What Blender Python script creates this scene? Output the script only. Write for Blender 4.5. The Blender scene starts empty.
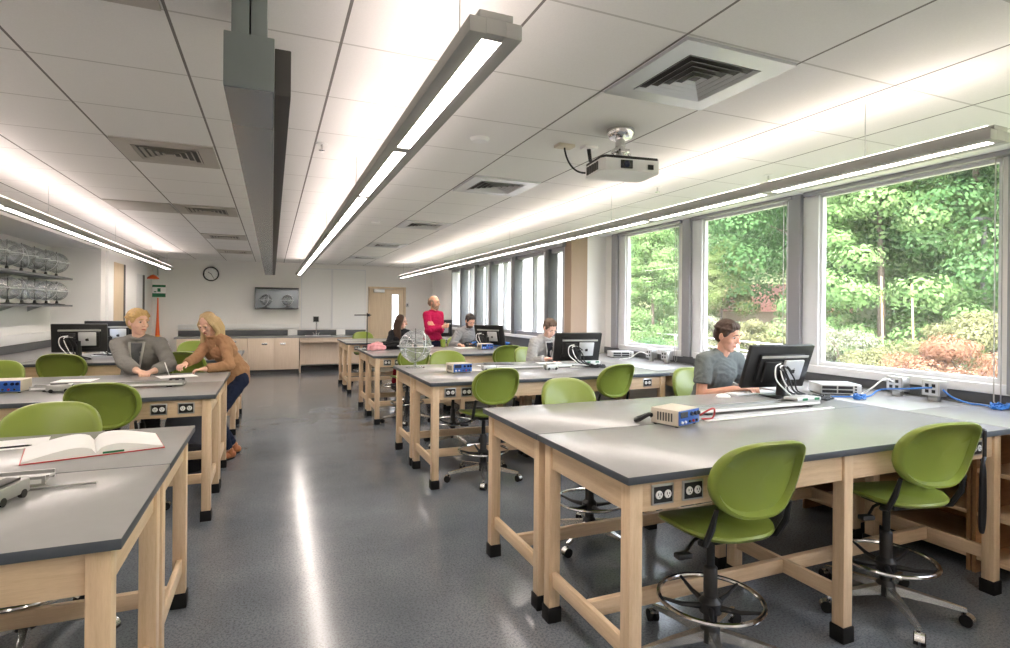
import bpy, bmesh, math, random
from math import sin, cos, pi, radians as R
from mathutils import Vector as V, Matrix as M4, Euler
C = bpy.context.scene.collection
rnd = random.Random(7)
ORD = ['first', 'second', 'third', 'fourth', 'fifth', 'sixth', 'seventh', 'eighth', 'ninth', 'tenth']

# ------------------------------------------------------------------ mesh builder
class MB:
    def __init__(s): s.bm = bmesh.new(); s.mi = 0
    def _tag(s, fs):
        for f in fs: f.material_index = s.mi
    def box(s, x0, x1, y0, y1, z0, z1, bev=0.0, seg=2, m=None):
        g = bmesh.ops.create_cube(s.bm, size=1)
        vs = g['verts']
        for v in vs:
            v.co = V(((x0 + x1) / 2 + v.co.x * (x1 - x0), (y0 + y1) / 2 + v.co.y * (y1 - y0), (z0 + z1) / 2 + v.co.z * (z1 - z0)))
        fs = list({f for v in vs for f in v.link_faces}); s._tag(fs)
        if bev > 0:
            es = list({e for v in vs for e in v.link_edges})
            r = bmesh.ops.bevel(s.bm, geom=es, offset=bev, segments=seg, affect='EDGES', profile=0.5, clamp_overlap=True)
            s._tag(r['faces'])
            vs = list({v for v in r['verts']} | {v for v in vs if v.is_valid})
        if m is not None:
            for v in vs: v.co = m @ v.co
        return s
    def ring(s, pts): return [s.bm.verts.new(p) for p in pts]
    def skin(s, rings, closed=True, caps=(True, True), loop=False):
        n = len(rings[0]); L = len(rings)
        for i in range(L if loop else L - 1):
            a, b = rings[i], rings[(i + 1) % L]
            for k in range(n if closed else n - 1):
                k2 = (k + 1) % n
                try: s.bm.faces.new((a[k], a[k2], b[k2], b[k])).material_index = s.mi
                except ValueError: pass
        if not loop:
            if caps[0] and len(rings[0]) > 2: s.bm.faces.new(rings[0][::-1]).material_index = s.mi
            if caps[1] and len(rings[0]) > 2: s.bm.faces.new(rings[-1]).material_index = s.mi
        return s
    def tube(s, pts, r, n=8, loop=False, caps=True):
        pts = [V(p) for p in pts]; L = len(pts); rs = r if isinstance(r, (list, tuple)) else [r] * L
        up = None; rings = []
        for i, p in enumerate(pts):
            if loop: t = pts[(i + 1) % L] - pts[i - 1]
            else: t = pts[min(i + 1, L - 1)] - pts[max(i - 1, 0)]
            t = t.normalized() if t.length > 1e-9 else V((0, 0, 1))
            if up is None: up = V((0, 0, 1)) if abs(t.z) < .9 else V((1, 0, 0))
            x = up - t * up.dot(t)
            if x.length < 1e-6: x = V((0, 1, 0)) - t * t.y
            x.normalize(); up = x; y = t.cross(x)
            rings.append(s.ring([p + (x * cos(2 * pi * k / n) + y * sin(2 * pi * k / n)) * rs[i] for k in range(n)]))
        return s.skin(rings, loop=loop, caps=(caps, caps))
    def cyl(s, p0, p1, r0, r1=None, n=14): return s.tube([p0, p1], [r0, r0 if r1 is None else r1], n)
    def cap(s, p0, p1, r0, r1=None, n=12, k=4):          # round cone, closed
        r1 = r0 if r1 is None else r1; p0 = V(p0); p1 = V(p1); d = p1 - p0
        if d.length < 1e-6: d = V((0, 0, 1e-4))
        t = d.normalized(); pts = []; rs = []
        for i in range(k): a = (1 - (i + .15) / k) * pi / 2; pts.append(p0 - t * r0 * sin(a)); rs.append(max(r0 * cos(a), 1e-4))
        pts += [p0, p1]; rs += [r0, r1]
        for i in range(k): a = (i + .85) / k * pi / 2; pts.append(p1 + t * r1 * sin(a)); rs.append(max(r1 * cos(a), 1e-4))
        up = V((0, 0, 1)) if abs(t.z) < .9 else V((1, 0, 0)); x = (up - t * up.dot(t)).normalized(); y = t.cross(x)
        return s.skin([s.ring([p + (x * cos(2 * pi * j / n) + y * sin(2 * pi * j / n)) * r for j in range(n)]) for p, r in zip(pts, rs)])
    def lathe(s, prof, c=(0, 0, 0), n=24, m=None, loop=False):
        c = V(c); rings = []
        for r, z in prof:
            ps = [V((r * cos(2 * pi * k / n), r * sin(2 * pi * k / n), z)) for k in range(n)]
            rings.append(s.ring([(m @ p if m else p) + c for p in ps]))
        return s.skin(rings, loop=loop)
    def ball(s, c, r, rot=None, u=16, v=10):
        r = (r, r, r) if not hasattr(r, '__len__') else r
        g = bmesh.ops.create_uvsphere(s.bm, u_segments=u, v_segments=v, radius=1)
        for w in g['verts']:
            p = V((w.co.x * r[0], w.co.y * r[1], w.co.z * r[2]))
            w.co = (rot @ p if rot else p) + V(c)
        s._tag({f for w in g['verts'] for f in w.link_faces}); return s
    def prism(s, poly, d0, d1, m=None):                    # polygon in xy, extruded along z, then m
        a = s.ring([(m @ V((x, y, d0)) if m else V((x, y, d0))) for x, y in poly])
        b = s.ring([(m @ V((x, y, d1)) if m else V((x, y, d1))) for x, y in poly])
        return s.skin([a, b])
    def quad(s, *p): s.bm.faces.new(s.ring(p)).material_index = s.mi; return s
    def xf(s, m):
        for v in s.bm.verts: v.co = m @ v.co
        return s
    def build(s, name, mats, parent=None, loc=None, rz=0, smooth=40):
        bmesh.ops.recalc_face_normals(s.bm, faces=s.bm.faces[:])
        me = bpy.data.meshes.new(name); s.bm.to_mesh(me); s.bm.free()
        for m in (mats if isinstance(mats, (list, tuple)) else [mats]): me.materials.append(m)
        if smooth and len(me.polygons):
            me.polygons.foreach_set('use_smooth', [True] * len(me.polygons)); me.set_sharp_from_angle(angle=R(smooth))
        return link(me, name, parent, loc, rz)
def link(me, name, parent=None, loc=None, rz=0):
    o = bpy.data.objects.new(name, me); C.objects.link(o)
    if parent: o.parent = parent
    if loc: o.location = loc
    if rz: o.rotation_euler = (0, 0, rz)
    return o
def tag(o, label=None, cat=None, group=None, kind=None):
    if label: o['label'] = label
    if cat: o['category'] = cat
    if group: o['group'] = group
    if kind: o['kind'] = kind
    return o
def thing(name, label, cat, loc=(0, 0, 0), rz=0, group=None):
    o = bpy.data.objects.new(name, None); C.objects.link(o); o.empty_display_size = .1
    o.location = loc; o.rotation_euler = (0, 0, rz)
    return tag(o, label, cat, group)
KIDS = {}
def kids(o): return [c for c in bpy.data.objects if c.parent == o]
def dup(root, loc, rz, label, group=None):
    r = root.copy(); C.objects.link(r); r.location = loc; r.rotation_euler = (0, 0, rz); r['label'] = label
    if group: r['group'] = group
    if root.name not in KIDS: KIDS[root.name] = [(c, kids(c)) for c in kids(root)]
    for c, gs in KIDS[root.name]:
        c2 = c.copy(); C.objects.link(c2); c2.parent = r
        for g in gs:
            g2 = g.copy(); C.objects.link(g2); g2.parent = c2
    return r
def struct(o): o['kind'] = 'structure'; return o
def rot(x=0, y=0, z=0): return Euler((x, y, z)).to_matrix().to_4x4()
def tr(x, y, z): return M4.Translation((x, y, z))

# ------------------------------------------------------------------ materials
def srgb(r, g, b):
    f = lambda c: (c / 255 / 12.92) if c / 255 <= .04045 else ((c / 255 + .055) / 1.055) ** 2.4
    return (f(r), f(g), f(b), 1)
class NT:
    def __init__(s, name):
        s.m = bpy.data.materials.new(name); s.m.use_nodes = True; s.t = s.m.node_tree; s.t.nodes.clear()
        s.out = s.n('ShaderNodeOutputMaterial')
    def n(s, t, **k):
        o = s.t.nodes.new(t)
        for a, b in k.items(): setattr(o, a, b)
        return o
    def l(s, a, b): s.t.links.new(a, b)
    def math(s, op, a, b=None, c=None):
        o = s.n('ShaderNodeMath', operation=op)
        for i, x in enumerate((a, b, c)):
            if x is None: continue
            if isinstance(x, (int, float)): o.inputs[i].default_value = x
            else: s.l(x, o.inputs[i])
        return o.outputs[0]
    def mix(s, f, a, b):
        o = s.n('ShaderNodeMix', data_type='RGBA')
        for i, x in ((0, f), (6, a), (7, b)):
            if isinstance(x, (int, float, tuple)): o.inputs[i].default_value = x
            else: s.l(x, o.inputs[i])
        return o.outputs[2]
    def noise(s, scale, detail=3, rough=.5, vec=None, sc=None):
        tc = s.n('ShaderNodeTexCoord'); mp = s.n('ShaderNodeMapping')
        s.l(tc.outputs['Object'], mp.inputs[0])
        if sc: mp.inputs['Scale'].default_value = sc
        o = s.n('ShaderNodeTexNoise'); o.inputs['Scale'].default_value = scale; o.inputs['Detail'].default_value = detail; o.inputs['Roughness'].default_value = rough
        s.l(mp.outputs[0], o.inputs['Vector']); return o.outputs['Fac']
    def ramp(s, fac, stops):
        o = s.n('ShaderNodeValToRGB'); e = o.color_ramp.elements
        while len(e) < len(stops): e.new(.5)
        for q, (p, c) in zip(e, stops): q.position = p; q.color = c
        s.l(fac, o.inputs[0]); return o.outputs[0]
    def bump(s, h, strength=.2, dist=.01):
        o = s.n('ShaderNodeBump'); o.inputs['Strength'].default_value = strength; o.inputs['Distance'].default_value = dist
        s.l(h, o.inputs['Height']); return o.outputs[0]
    def bsdf(s, col, rough=.5, metal=0, spec=.5, normal=None, **kw):
        b = s.n('ShaderNodeBsdfPrincipled')
        for nm, x in (('Base Color', col), ('Roughness', rough), ('Metallic', metal), ('Specular IOR Level', spec), ('Normal', normal), *kw.items()):
            if x is None: continue
            nm = nm.replace('_', ' ')
            if isinstance(x, (int, float, tuple)): b.inputs[nm].default_value = x
            else: s.l(x, b.inputs[nm])
        s.l(b.outputs[0], s.out.inputs[0]); return s.m
def plain(name, rgb, rough=.5, metal=0, spec=.5, var=.06, scale=30, bump=0, **kw):
    t = NT(name); c = srgb(*rgb)
    f = t.noise(scale, 3)
    lo = tuple(max(0, x * (1 - var)) for x in c[:3]) + (1,); hi = tuple(min(1, x * (1 + var)) for x in c[:3]) + (1,)
    return t.bsdf(t.mix(f, lo, hi), rough, metal, spec, t.bump(f, bump) if bump else None, **kw)
def wood(name, a, b, sc):
    t = NT(name); f = t.noise(6, 5, .6, sc=sc); g = t.noise(60, 2, .5, sc=sc)
    f2 = t.math('MULTIPLY_ADD', g, .35, t.math('MULTIPLY', f, .75))
    return t.bsdf(t.ramp(f2, [(.3, srgb(*a)), (.7, srgb(*b))]), .38, 0, .4, t.bump(f2, .05, .003))
def fabric(name, rgb, rough=.9, var=.12):
    t = NT(name); f = t.noise(9, 4, .6); w = t.noise(220, 2); c = srgb(*rgb)
    h = t.math('ADD', t.math('MULTIPLY', f, 1.0), t.math('MULTIPLY', w, .15))
    lo = tuple(x * (1 - var) for x in c[:3]) + (1,); hi = tuple(min(1, x * (1 + var)) for x in c[:3]) + (1,)
    return t.bsdf(t.mix(w, lo, hi), rough, 0, .2, t.bump(h, .55, .02))
def emit(name, rgb, k):
    t = NT(name); e = t.n('ShaderNodeEmission'); e.inputs[0].default_value = srgb(*rgb); e.inputs[1].default_value = k
    t.l(e.outputs[0], t.out.inputs[0]); return t.m
def clear(name, tint=(1, 1, 1, 1), refl=.04, rough=.02, haze=0.0, fk=.55):
    t = NT(name); tr_ = t.n('ShaderNodeBsdfTransparent'); tr_.inputs[0].default_value = tint
    gl = t.n('ShaderNodeBsdfGlossy'); gl.inputs['Roughness'].default_value = rough
    lw = t.n('ShaderNodeLayerWeight'); lw.inputs[0].default_value = .25
    f = t.math('MULTIPLY_ADD', t.math('POWER', lw.outputs['Fresnel'], 1.0), fk, refl)
    f = t.math('MINIMUM', f, .9)
    mx = t.n('ShaderNodeMixShader'); t.l(f, mx.inputs[0]); t.l(tr_.outputs[0], mx.inputs[1]); t.l(gl.outputs[0], mx.inputs[2])
    last = mx.outputs[0]
    if haze:
        df = t.n('ShaderNodeBsdfDiffuse'); df.inputs[0].default_value = (.9, .92, .95, 1)
        m2 = t.n('ShaderNodeMixShader'); m2.inputs[0].default_value = haze; t.l(last, m2.inputs[1]); t.l(df.outputs[0], m2.inputs[2]); last = m2.outputs[0]
    t.l(last, t.out.inputs[0]); return t.m

MAT = {}
MAT['maple_x'] = wood('maple_x', (208, 178, 140), (231, 205, 172), (.6, 9, 9))
MAT['maple_z'] = wood('maple_z', (208, 178, 140), (231, 205, 172), (9, 9, .6))
MAT['maple_y'] = wood('maple_y', (208, 178, 140), (231, 205, 172), (9, .6, 9))
MAT['cab'] = wood('cabinet_birch', (222, 200, 176), (234, 214, 192), (7, 7, .5))
MAT['cab_in'] = wood('shelf_wood', (150, 112, 76), (178, 138, 98), (.6, 7, 7))
MAT['door_wood'] = wood('door_wood', (205, 182, 150), (222, 202, 172), (7, 7, .4))
MAT['resin'] = plain('grey_resin_top', (160, 159, 158), .24, 0, .6, .04, 14)
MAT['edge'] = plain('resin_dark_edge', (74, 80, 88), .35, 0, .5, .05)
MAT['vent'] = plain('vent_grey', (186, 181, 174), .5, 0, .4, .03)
MAT['splash'] = plain('dark_grey_splash', (92, 94, 97), .45, 0, .4, .05)
MAT['wall'] = plain('white_wall_paint', (242, 240, 237), .75, 0, .25, .015, 4)
MAT['white'] = plain('white_enamel', (240, 240, 239), .45, 0, .4, .02)
MAT['frame'] = plain('window_frame_white', (228, 229, 232), .45, .0, .4, .02)
MAT['alu'] = plain('window_post_grey', (158, 158, 163), .42, .35, .5, .03)
MAT['grey_metal'] = plain('grey_metal', (182, 182, 178), .45, .2, .5, .03)
MAT['race'] = plain('raceway_grey', (134, 143, 142), .45, .1, .5, .03)
MAT['dark_metal'] = plain('dark_metal', (84, 82, 80), .5, .4, .5, .04)
MAT['mirror'] = plain('polished_steel', (160, 168, 174), .26, .6, .5, .03, 5)
MAT['chrome'] = plain('chrome', (215, 215, 215), .14, 1.0, .5, .02)
MAT['alu2'] = plain('dark_mullion', (112, 114, 119), .45, .3, .5, .03)
MAT['leg_alu'] = plain('cast_aluminium', (214, 214, 212), .27, .9, .5, .02)
MAT['black'] = plain('black_plastic', (26, 26, 27), .42, 0, .5, .1)
MAT['rubber'] = plain('black_rubber', (22, 22, 22), .7, 0, .3, .1)
MAT['green'] = plain('green_plastic', (134, 150, 66), .33, 0, .45, .02, 12)
MAT['steel'] = plain('brushed_steel', (190, 190, 188), .32, .85, .5, .05, 60)
MAT['beige'] = plain('beige_case', (214, 204, 188), .5, 0, .4, .03)
MAT['blue'] = plain('blue_panel', (42, 92, 178), .4, 0, .4, .05)
MAT['navy'] = plain('dark_display', (18, 26, 52), .2, 0, .5, .05)
MAT['red'] = plain('red_plastic', (190, 40, 45), .4)
MAT['paper'] = plain('white_paper', (240, 240, 238), .8, 0, .2, .02)
MAT['acrylic'] = clear('clear_acrylic', (.95, .97, .98, 1), .09, .06, .13)
MAT['glass'] = clear('window_glass', (.975, .968, .975, 1), .006, .0, .06, .14)
MAT['lamp'] = emit('lamp_lens', (255, 242, 233), 7.2)
MAT['uplamp'] = emit('uplight_lens', (255, 236, 228), 1.85)
MAT['screen'] = emit('lit_screen', (190, 205, 230), .6)
MAT['orange'] = plain('orange_paint', (238, 104, 40), .4)
MAT['amber'] = plain('amber_plastic', (245, 150, 30), .35)
MAT['signgreen'] = plain('sign_green', (28, 112, 74), .5)
MAT['brown'] = plain('tan_column_paint', (172, 150, 132), .7, 0, .25, .03)
MAT['cable'] = plain('black_cable', (24, 25, 28), .5)
MAT['bluecable'] = plain('blue_cable', (38, 110, 190), .45)
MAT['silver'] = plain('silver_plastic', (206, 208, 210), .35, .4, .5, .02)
MAT['skin'] = plain('skin', (216, 164, 138), .5, 0, .35, .07, 25, 0, Subsurface_Weight=.08, Subsurface_Radius=(.01, .004, .002))
MAT['skin2'] = plain('skin_pale', (228, 184, 162), .5, 0, .35, .06, 25, 0, Subsurface_Weight=.08, Subsurface_Radius=(.01, .004, .002))
MAT['eye'] = plain('eye_white', (196, 190, 184), .25)
MAT['iris'] = plain('iris', (52, 44, 40), .2)
MAT['lip'] = plain('lips', (178, 98, 88), .45)

def floor_mat():
    t = NT('polished_concrete_floor')
    big = t.noise(1.3, 4, .6); sp = t.noise(85, 2, .7); sp2 = t.noise(190, 2, .6)
    base = t.ramp(big, [(.25, srgb(96, 104, 112)), (.75, srgb(126, 132, 139))])
    dark = t.ramp(sp, [(.42, (.0, .0, .0, 1)), (.5, (1, 1, 1, 1))])
    lite = t.ramp(sp2, [(.6, (0, 0, 0, 1)), (.68, (1, 1, 1, 1))])
    c = t.mix(t.math('MULTIPLY', t.math('SUBTRACT', 1.0, dark), .6), base, srgb(74, 78, 84))
    c = t.mix(t.math('MULTIPLY', lite, .35), c, srgb(190, 190, 188))
    rr = t.math('MULTIPLY_ADD', big, .10, .13)
    return t.bsdf(c, rr, 0, .62, t.bump(t.noise(5, 2), .02, .01))
def ceil_mat():
    # lay-in tiles: wide dark tees along the room, fine joints across it
    t = NT('ceiling_tiles'); tc = t.n('ShaderNodeTexCoord'); sx = t.n('ShaderNodeSeparateXYZ'); t.l(tc.outputs['Object'], sx.inputs[0])
    def line(v, off, step, w):
        f = t.math('FRACT', t.math('ADD', t.math('DIVIDE', t.math('SUBTRACT', v, off), step), 100.5))
        return t.math('LESS_THAN', t.math('ABSOLUTE', t.math('SUBTRACT', f, .5)), w / step / 2)
    lx = line(sx.outputs['X'], -.377, .634, .012); ly = line(sx.outputs['Y'], 1.78, .64, .011)
    f = t.noise(160, 4, .7); base = t.mix(f, srgb(232, 231, 229), srgb(247, 246, 244))
    c = t.mix(ly, base, srgb(205, 203, 200)); c = t.mix(lx, c, srgb(132, 129, 126))
    h = t.math('MULTIPLY_ADD', t.math('MAXIMUM', lx, ly), -1.0, t.math('MULTIPLY', f, .25))
    return t.bsdf(c, .8, 0, .2, t.bump(h, .25, .01))
MAT['floor'] = floor_mat(); MAT['ceil'] = ceil_mat()
SKY = .60; SUN = 2.3; EXPO = 2.56
# ------------------------------------------------------------------ room shell
T = .92; ZC = 2.66; YB = 14.8; XR = 4.62; XG = 4.03; YJ = 7.15; XL = -3.17; XS = -2.52; YS = 10.67; YN = -3.2; ZL = 2.46
def sbox(name, mat, *b):
    return struct(MB().box(*b).build(name, mat, smooth=0))
sbox('floor', MAT['floor'], XL - .3, XR + .3, YN - .2, YB + .2, -.12, 0)
sbox('ceiling', MAT['ceil'], XS, XR + .3, YN - .2, YB + .2, ZC, ZC + .1)
sbox('ceiling_left_bay', MAT['wall'], XL - .3, XS, YN - .2, YS, ZL, ZL + .3)
sbox('wall_back', MAT['wall'], XS - .3, XR + .3, YB, YB + .2, 0, ZC + .1)
sbox('wall_front', MAT['wall'], XL - .3, XR + .3, YN - .2, YN, 0, ZC + .1)
sbox('wall_left', MAT['wall'], XL - .2, XL, YN, YS, 0, ZL)
sbox('wall_left_return', MAT['wall'], XL - .2, XS, YS, YS + .12, 0, ZC)
sbox('wall_left_entry', MAT['wall'], XS - .2, XS, YS + .12, YB, 0, ZC)
# right wall: pieces round the window openings
Z0, Z1 = 1.07, 2.625
WIN = [(-1.6, -.2), (.55, 1.87), (2.215, 3.60), (3.93, 5.10), (5.50, 6.62)]
b = MB()
b.box(XR, XR + .054, YN, YJ, 0, Z0); b.box(XR, XR + .054, YN, YJ, Z1, ZC)
ed = [YN] + [v for w in WIN for v in w] + [YJ]
for i in range(0, len(ed), 2): b.box(XR, XR + .054, ed[i], ed[i + 1], Z0, Z1)
struct(b.build('wall_right', MAT['wall'], smooth=0))
sbox('wall_right_return', MAT['wall'], 4.30, XR + .25, YJ, YJ + .2, 0, ZC)
sbox('trim_1', MAT['brown'], XG, 4.30, YJ, YJ + .2, 0, ZC)
ZG0, ZG1 = 1.12, 2.5
b = MB(); GY = (7.36, 13.05)
b.box(XG, XG + .2, YJ + .2, YB, 0, ZG0); b.box(XG, XG + .2, YJ + .2, YB, ZG1, ZC)
b.box(XG, XG + .2, YJ + .2, GY[0], ZG0, ZG1); b.box(XG, XG + .2, GY[1], YB, ZG0, ZG1)
struct(b.build('wall_right_far', MAT['wall'], smooth=0))
sbox('baseboard_back', MAT['dark_metal'], .66, XG, YB - .015, YB, 0, .1)
sbox('baseboard_left', MAT['dark_metal'], XS, XS + .012, YS + .12, YB, 0, .1)

# near windows: post, jamb, frame, sill, glass, shade cassette
wn = 0
for (y0, y1) in WIN:
    wn += 1
    w = bpy.data.objects.new('window_%d' % wn, None); C.objects.link(w); w.location = (XR, y0, Z0); struct(w)
    L = y1 - y0; H = Z1 - Z0
    f = MB()
    f.box(.004, .05, 0, .025, 0, H); f.box(.004, .05, L - .025, L, 0, H); f.box(.004, .05, .025, L - .025, 0, .035); f.box(.004, .05, .025, L - .025, H - .025, H)
    f.build('frame', MAT['frame'], w, smooth=0)
    MB().box(.034, .040, .025, L - .025, .035, H - .025).build('glass', MAT['glass'], w, smooth=0)
    MB().box(-.05, .03, -.1, L + .1, -.07, -.002, .006).build('sill', MAT['frame'], w)
    MB().box(-.02, .0, L, L + .16, -.06, H + .0, .003).build('jamb', MAT['frame'], w)
    MB().box(-.06, .0, L + .16, L + .29, -.06, H + .034, .004).build('post', MAT['alu'], w)
    MB().box(-.075, -.002, -.08, L + .12, H + .0, H + .034, .006).build('shade_cassette', MAT['alu'], w)
    if wn >= 2:
        ch = MB(); ch.tube([(-.05, -.02, H), (-.05, -.02, -.12), (-.05, -.0, -.14), (-.05, .02, -.12), (-.05, .02, H)], .004, 6)
        ch.build('shade_chain', MAT['steel'], w)
# far window group: one long curtain-wall window
w = bpy.data.objects.new('window_6', None); C.objects.link(w); w.location = (XG, GY[0], ZG0); struct(w)
L = GY[1] - GY[0]; H = ZG1 - ZG0
f = MB(); f.box(.0, .14, 0, .06, 0, H); f.box(.0, .14, L - .06, L, 0, H); f.box(.0, .14, .06, L - .06, 0, .06); f.box(.0, .14, .06, L - .06, H - .06, H)
f.build('frame', MAT['alu'], w, smooth=0)
MB().box(.06, .066, .06, L - .06, .06, H - .06).build('glass', MAT['glass'], w, smooth=0)
for yy, wd in ((.42, .12), (1.75, .13), (2.9, .1), (3.75, .12), (4.75, .1)):
    MB().box(-.05, .12, yy, yy + wd, .0, H, .004).build('post', MAT['alu2'], w)
    MB().box(-.03, .11, yy + wd, yy + wd + .1, .02, H - .02, .003).build('jamb', MAT['frame'], w)
for yy in (1.1, 2.4, 3.35, 4.35):
    MB().box(.02, .1, yy, yy + .045, .06, H - .06).build('muntin', MAT['alu'], w, smooth=0)
MB().box(-.07, .0, -.05, L + .05, H + .0, H + .1, .006).build('shade_cassette', MAT['alu'], w)
MB().box(-.06, .0, -.02, L + .02, -.05, -.002, .005).build('sill', MAT['frame'], w)

# back door
d = bpy.data.objects.new('door_1', None); C.objects.link(d); d.location = (2.80, YB, 0); struct(d)
MB().box(-.43, .43, -.03, .02, .01, 2.06, .003).build('door_panel', MAT['door_wood'], d)
f = MB(); f.box(-.49, -.435, -.045, 0, 0, 2.12); f.box(.435, .49, -.045, 0, 0, 2.12); f.box(-.435, .435, -.045, 0, 2.065, 2.12)
f.build('door_frame', MAT['door_wood'], d, smooth=0)
MB().box(.13, .29, -.036, -.028, 1.0, 1.92, .003).build('vision_panel', emit('corridor_light', (244, 246, 250), .85), d)
f = MB(); f.box(.115, .13, -.042, -.028, .985, 1.935); f.box(.29, .305, -.042, -.028, .985, 1.935); f.box(.13, .29, -.042, -.028, .985, 1.0); f.box(.13, .29, -.042, -.028, 1.92, 1.935)
f.build('vision_frame', MAT['frame'], d, smooth=0)
c = MB().box(-.36, -.08, -.10, -.03, 1.97, 2.06, .008).build('door_closer', MAT['silver'], d)
MB().tube([(-.2, -.08, 2.06), (.05, -.1, 2.075), (.16, -.05, 2.07)], .008).build('closer_arm', MAT['silver'], c)
h = MB(); h.cyl((.36, -.03, 1.0), (.36, -.08, 1.0), .022); h.tube([(.36, -.075, 1.0), (.24, -.075, 1.0)], .01); h.build('door_handle', MAT['chrome'], d)
# doors in the left stub wall
d = bpy.data.objects.new('door_2', None); C.objects.link(d); d.location = (XS, 11.35, 0); struct(d)
MB().box(-.02, .045, -.42, 2.60, 0, 2.46, .004).build('door_surround', MAT['white'], d)
MB().box(.02, .052, -.1, .55, .02, 2.3, .003).build('door_panel', MAT['door_wood'], d)
MB().box(.03, .058, .55, .66, .02, 2.3).build('door_stile', MAT['dark_metal'], d)
MB().box(.03, .056, 1.62, 2.12, .02, 2.2).build('side_light', MAT['frame'], d)
MB().box(.03, .060, 2.12, 2.30, .02, 2.2).build('door_gap', MAT['dark_metal'], d)
MB().cyl((.05, .44, 1.0), (.10, .44, 1.0), .025).build('door_handle', MAT['chrome'], d)

# ------------------------------------------------------------------ ceiling things
def pendant(x, y0, y1, label, rods):
    t = thing('pendant_light', label, 'light', (x, y0, 2.3), 0, 'long pendant lights')
    L = y1 - y0
    h = MB(); wv = .0775
    h.box(-wv, -.029, 0, L, 0, .044, .002); h.box(.029, wv, 0, L, 0, .044, .002); h.box(-.029, .029, 0, L, .012, .044)
    h.box(-.05, .05, 0, L, .044, .064, .002)
    h.build('housing', MAT['grey_metal'], t)
    n = int(round(L / 1.22)); st = L / n
    for i in range(n):
        MB().box(-.027, .027, i * st + .04, (i + 1) * st - .04, .003, .0115).build('lens', MAT['lamp'], t, smooth=0)
        MB().box(-.045, .045, i * st + (.04 if i else .03), (i + 1) * st - .04, .0645, .068).build('uplight_lens', MAT['uplamp'], t, smooth=0)
    for i in range(n):
        e = MB(); e.box(-.029, .029, i * st - .04 if i else 0, i * st + .038, .002, .012); e.build('divider', MAT['grey_metal'], t, smooth=0)
    for y in rods: MB().cyl((0, y - y0, .065), (0, y - y0, ZC - 2.3), .0025, n=8).build('suspension_rod', MAT['steel'], t)
    return t
pendant(.56, 1.42, 13.55, 'long grey pendant light over the aisle with white lens panels', (1.75, 4.2, 6.6, 9.0, 11.4, 13.2))
pendant(2.90, 1.40, 13.6, 'long pendant light running in front of the windows', (2.0, 4.4, 6.8, 9.2, 11.6, 13.3))
pendant(-1.92, .4, 13.0, 'long pendant light over the left-hand benches below the bay ceiling', (1.5, 4.0, 6.4, 8.8, 11.2, 12.7))
for px, nm in ((.56, 'aisle'), (2.90, 'window'), (-1.92, 'left')): pendant(px, -2.9, .2 if px < -1 else 1.1, 'added unseen fill light behind the camera in line with the %s pendant' % nm, (-2.0, -.4))  # unseen pendants added behind the camera to fill the near end with light

t = thing('overhead_raceway', 'grey twin overhead raceway with polished underside hanging over the aisle', 'raceway', (-.08, 2.11, 2.3))
LR = 11.8
MB().box(-.08, .08, 0, LR, .004, .19, .003).build('large_trunking', MAT['race'], t)
MB().box(-.078, .078, .004, LR, 0, .004).build('polished_underside', MAT['mirror'], t, smooth=0)
MB().box(.081, .135, .02, LR, .0, .165, .003).build('small_trunking', MAT['dark_metal'], t)
b = MB(); b.box(-.06, -.003, .05, .3, .19, ZC - 2.3, .003); b.box(.003, .055, .05, .3, .19, ZC - 2.3, .003); b.build('riser', MAT['race'], t)
for y in (3, 6, 9): MB().cyl((0, y, .19), (0, y, ZC - 2.3), .006, n=8).build('hanger', MAT['steel'], t)

def diffuser(x0, y0, label, dark):
    t = thing('air_diffuser', label, 'vent', (x0 + .317, y0 + .32, ZC), 0, 'square ceiling air diffusers')
    fr = MB(); a, b_ = .305, .205
    for (p, q) in (((-a, -a), (a, -b_)), ((-a, b_), (a, a)), ((-a, -b_), (-b_, b_)), ((b_, -b_), (a, b_))): fr.box(p[0], q[0], p[1], q[1], -.014, 0)
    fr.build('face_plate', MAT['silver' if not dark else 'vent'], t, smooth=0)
    MB().box(-b_, b_, -b_, b_, -.003, -.001).build('dark_throat', MAT['dark_metal'], t, smooth=0)
    for k, s_ in enumerate((.2, .160, .120, .080, .040)):
        lv = MB(); z0, z1 = -.004, -.017
        o = [(-s_, -s_), (s_, -s_), (s_, s_), (-s_, s_)]; i_ = s_ - .015
        inn = [(-i_, -i_), (i_, -i_), (i_, i_), (-i_, i_)] if i_ > .001 else [(-.003, -.003), (.003, -.003), (.003, .003), (-.003, .003)]
        A = lv.ring([(x, y, z1) for x, y in o]); B = lv.ring([(x, y, z0 - .002) for x, y in inn]); B2 = lv.ring([(x, y, z0) for x, y in inn]); A2 = lv.ring([(x, y, z1 + .002) for x, y in o])
        lv.skin([A, B, B2, A2], loop=True)
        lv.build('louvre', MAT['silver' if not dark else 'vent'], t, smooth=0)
    return t
for k, y in enumerate((1.78, 4.34, 6.90, 9.46, 12.02)):
    n = ('nearest', 'second nearest', 'third nearest', 'fourth nearest', 'farthest')[k]
    diffuser(1.525, y, n + ' square air diffuser in the ceiling right of the aisle pendant light', False)
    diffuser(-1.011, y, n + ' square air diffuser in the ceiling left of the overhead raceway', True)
t = MB().box(-.305, .305, -.305, .305, -.012, 0, .003).build('ceiling_panel', MAT['vent'], None, (-1.328, 7.22, ZC - .001))
tag(t, 'flat square metal panel in the ceiling above the blond man, left of the vents', 'panel')

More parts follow.
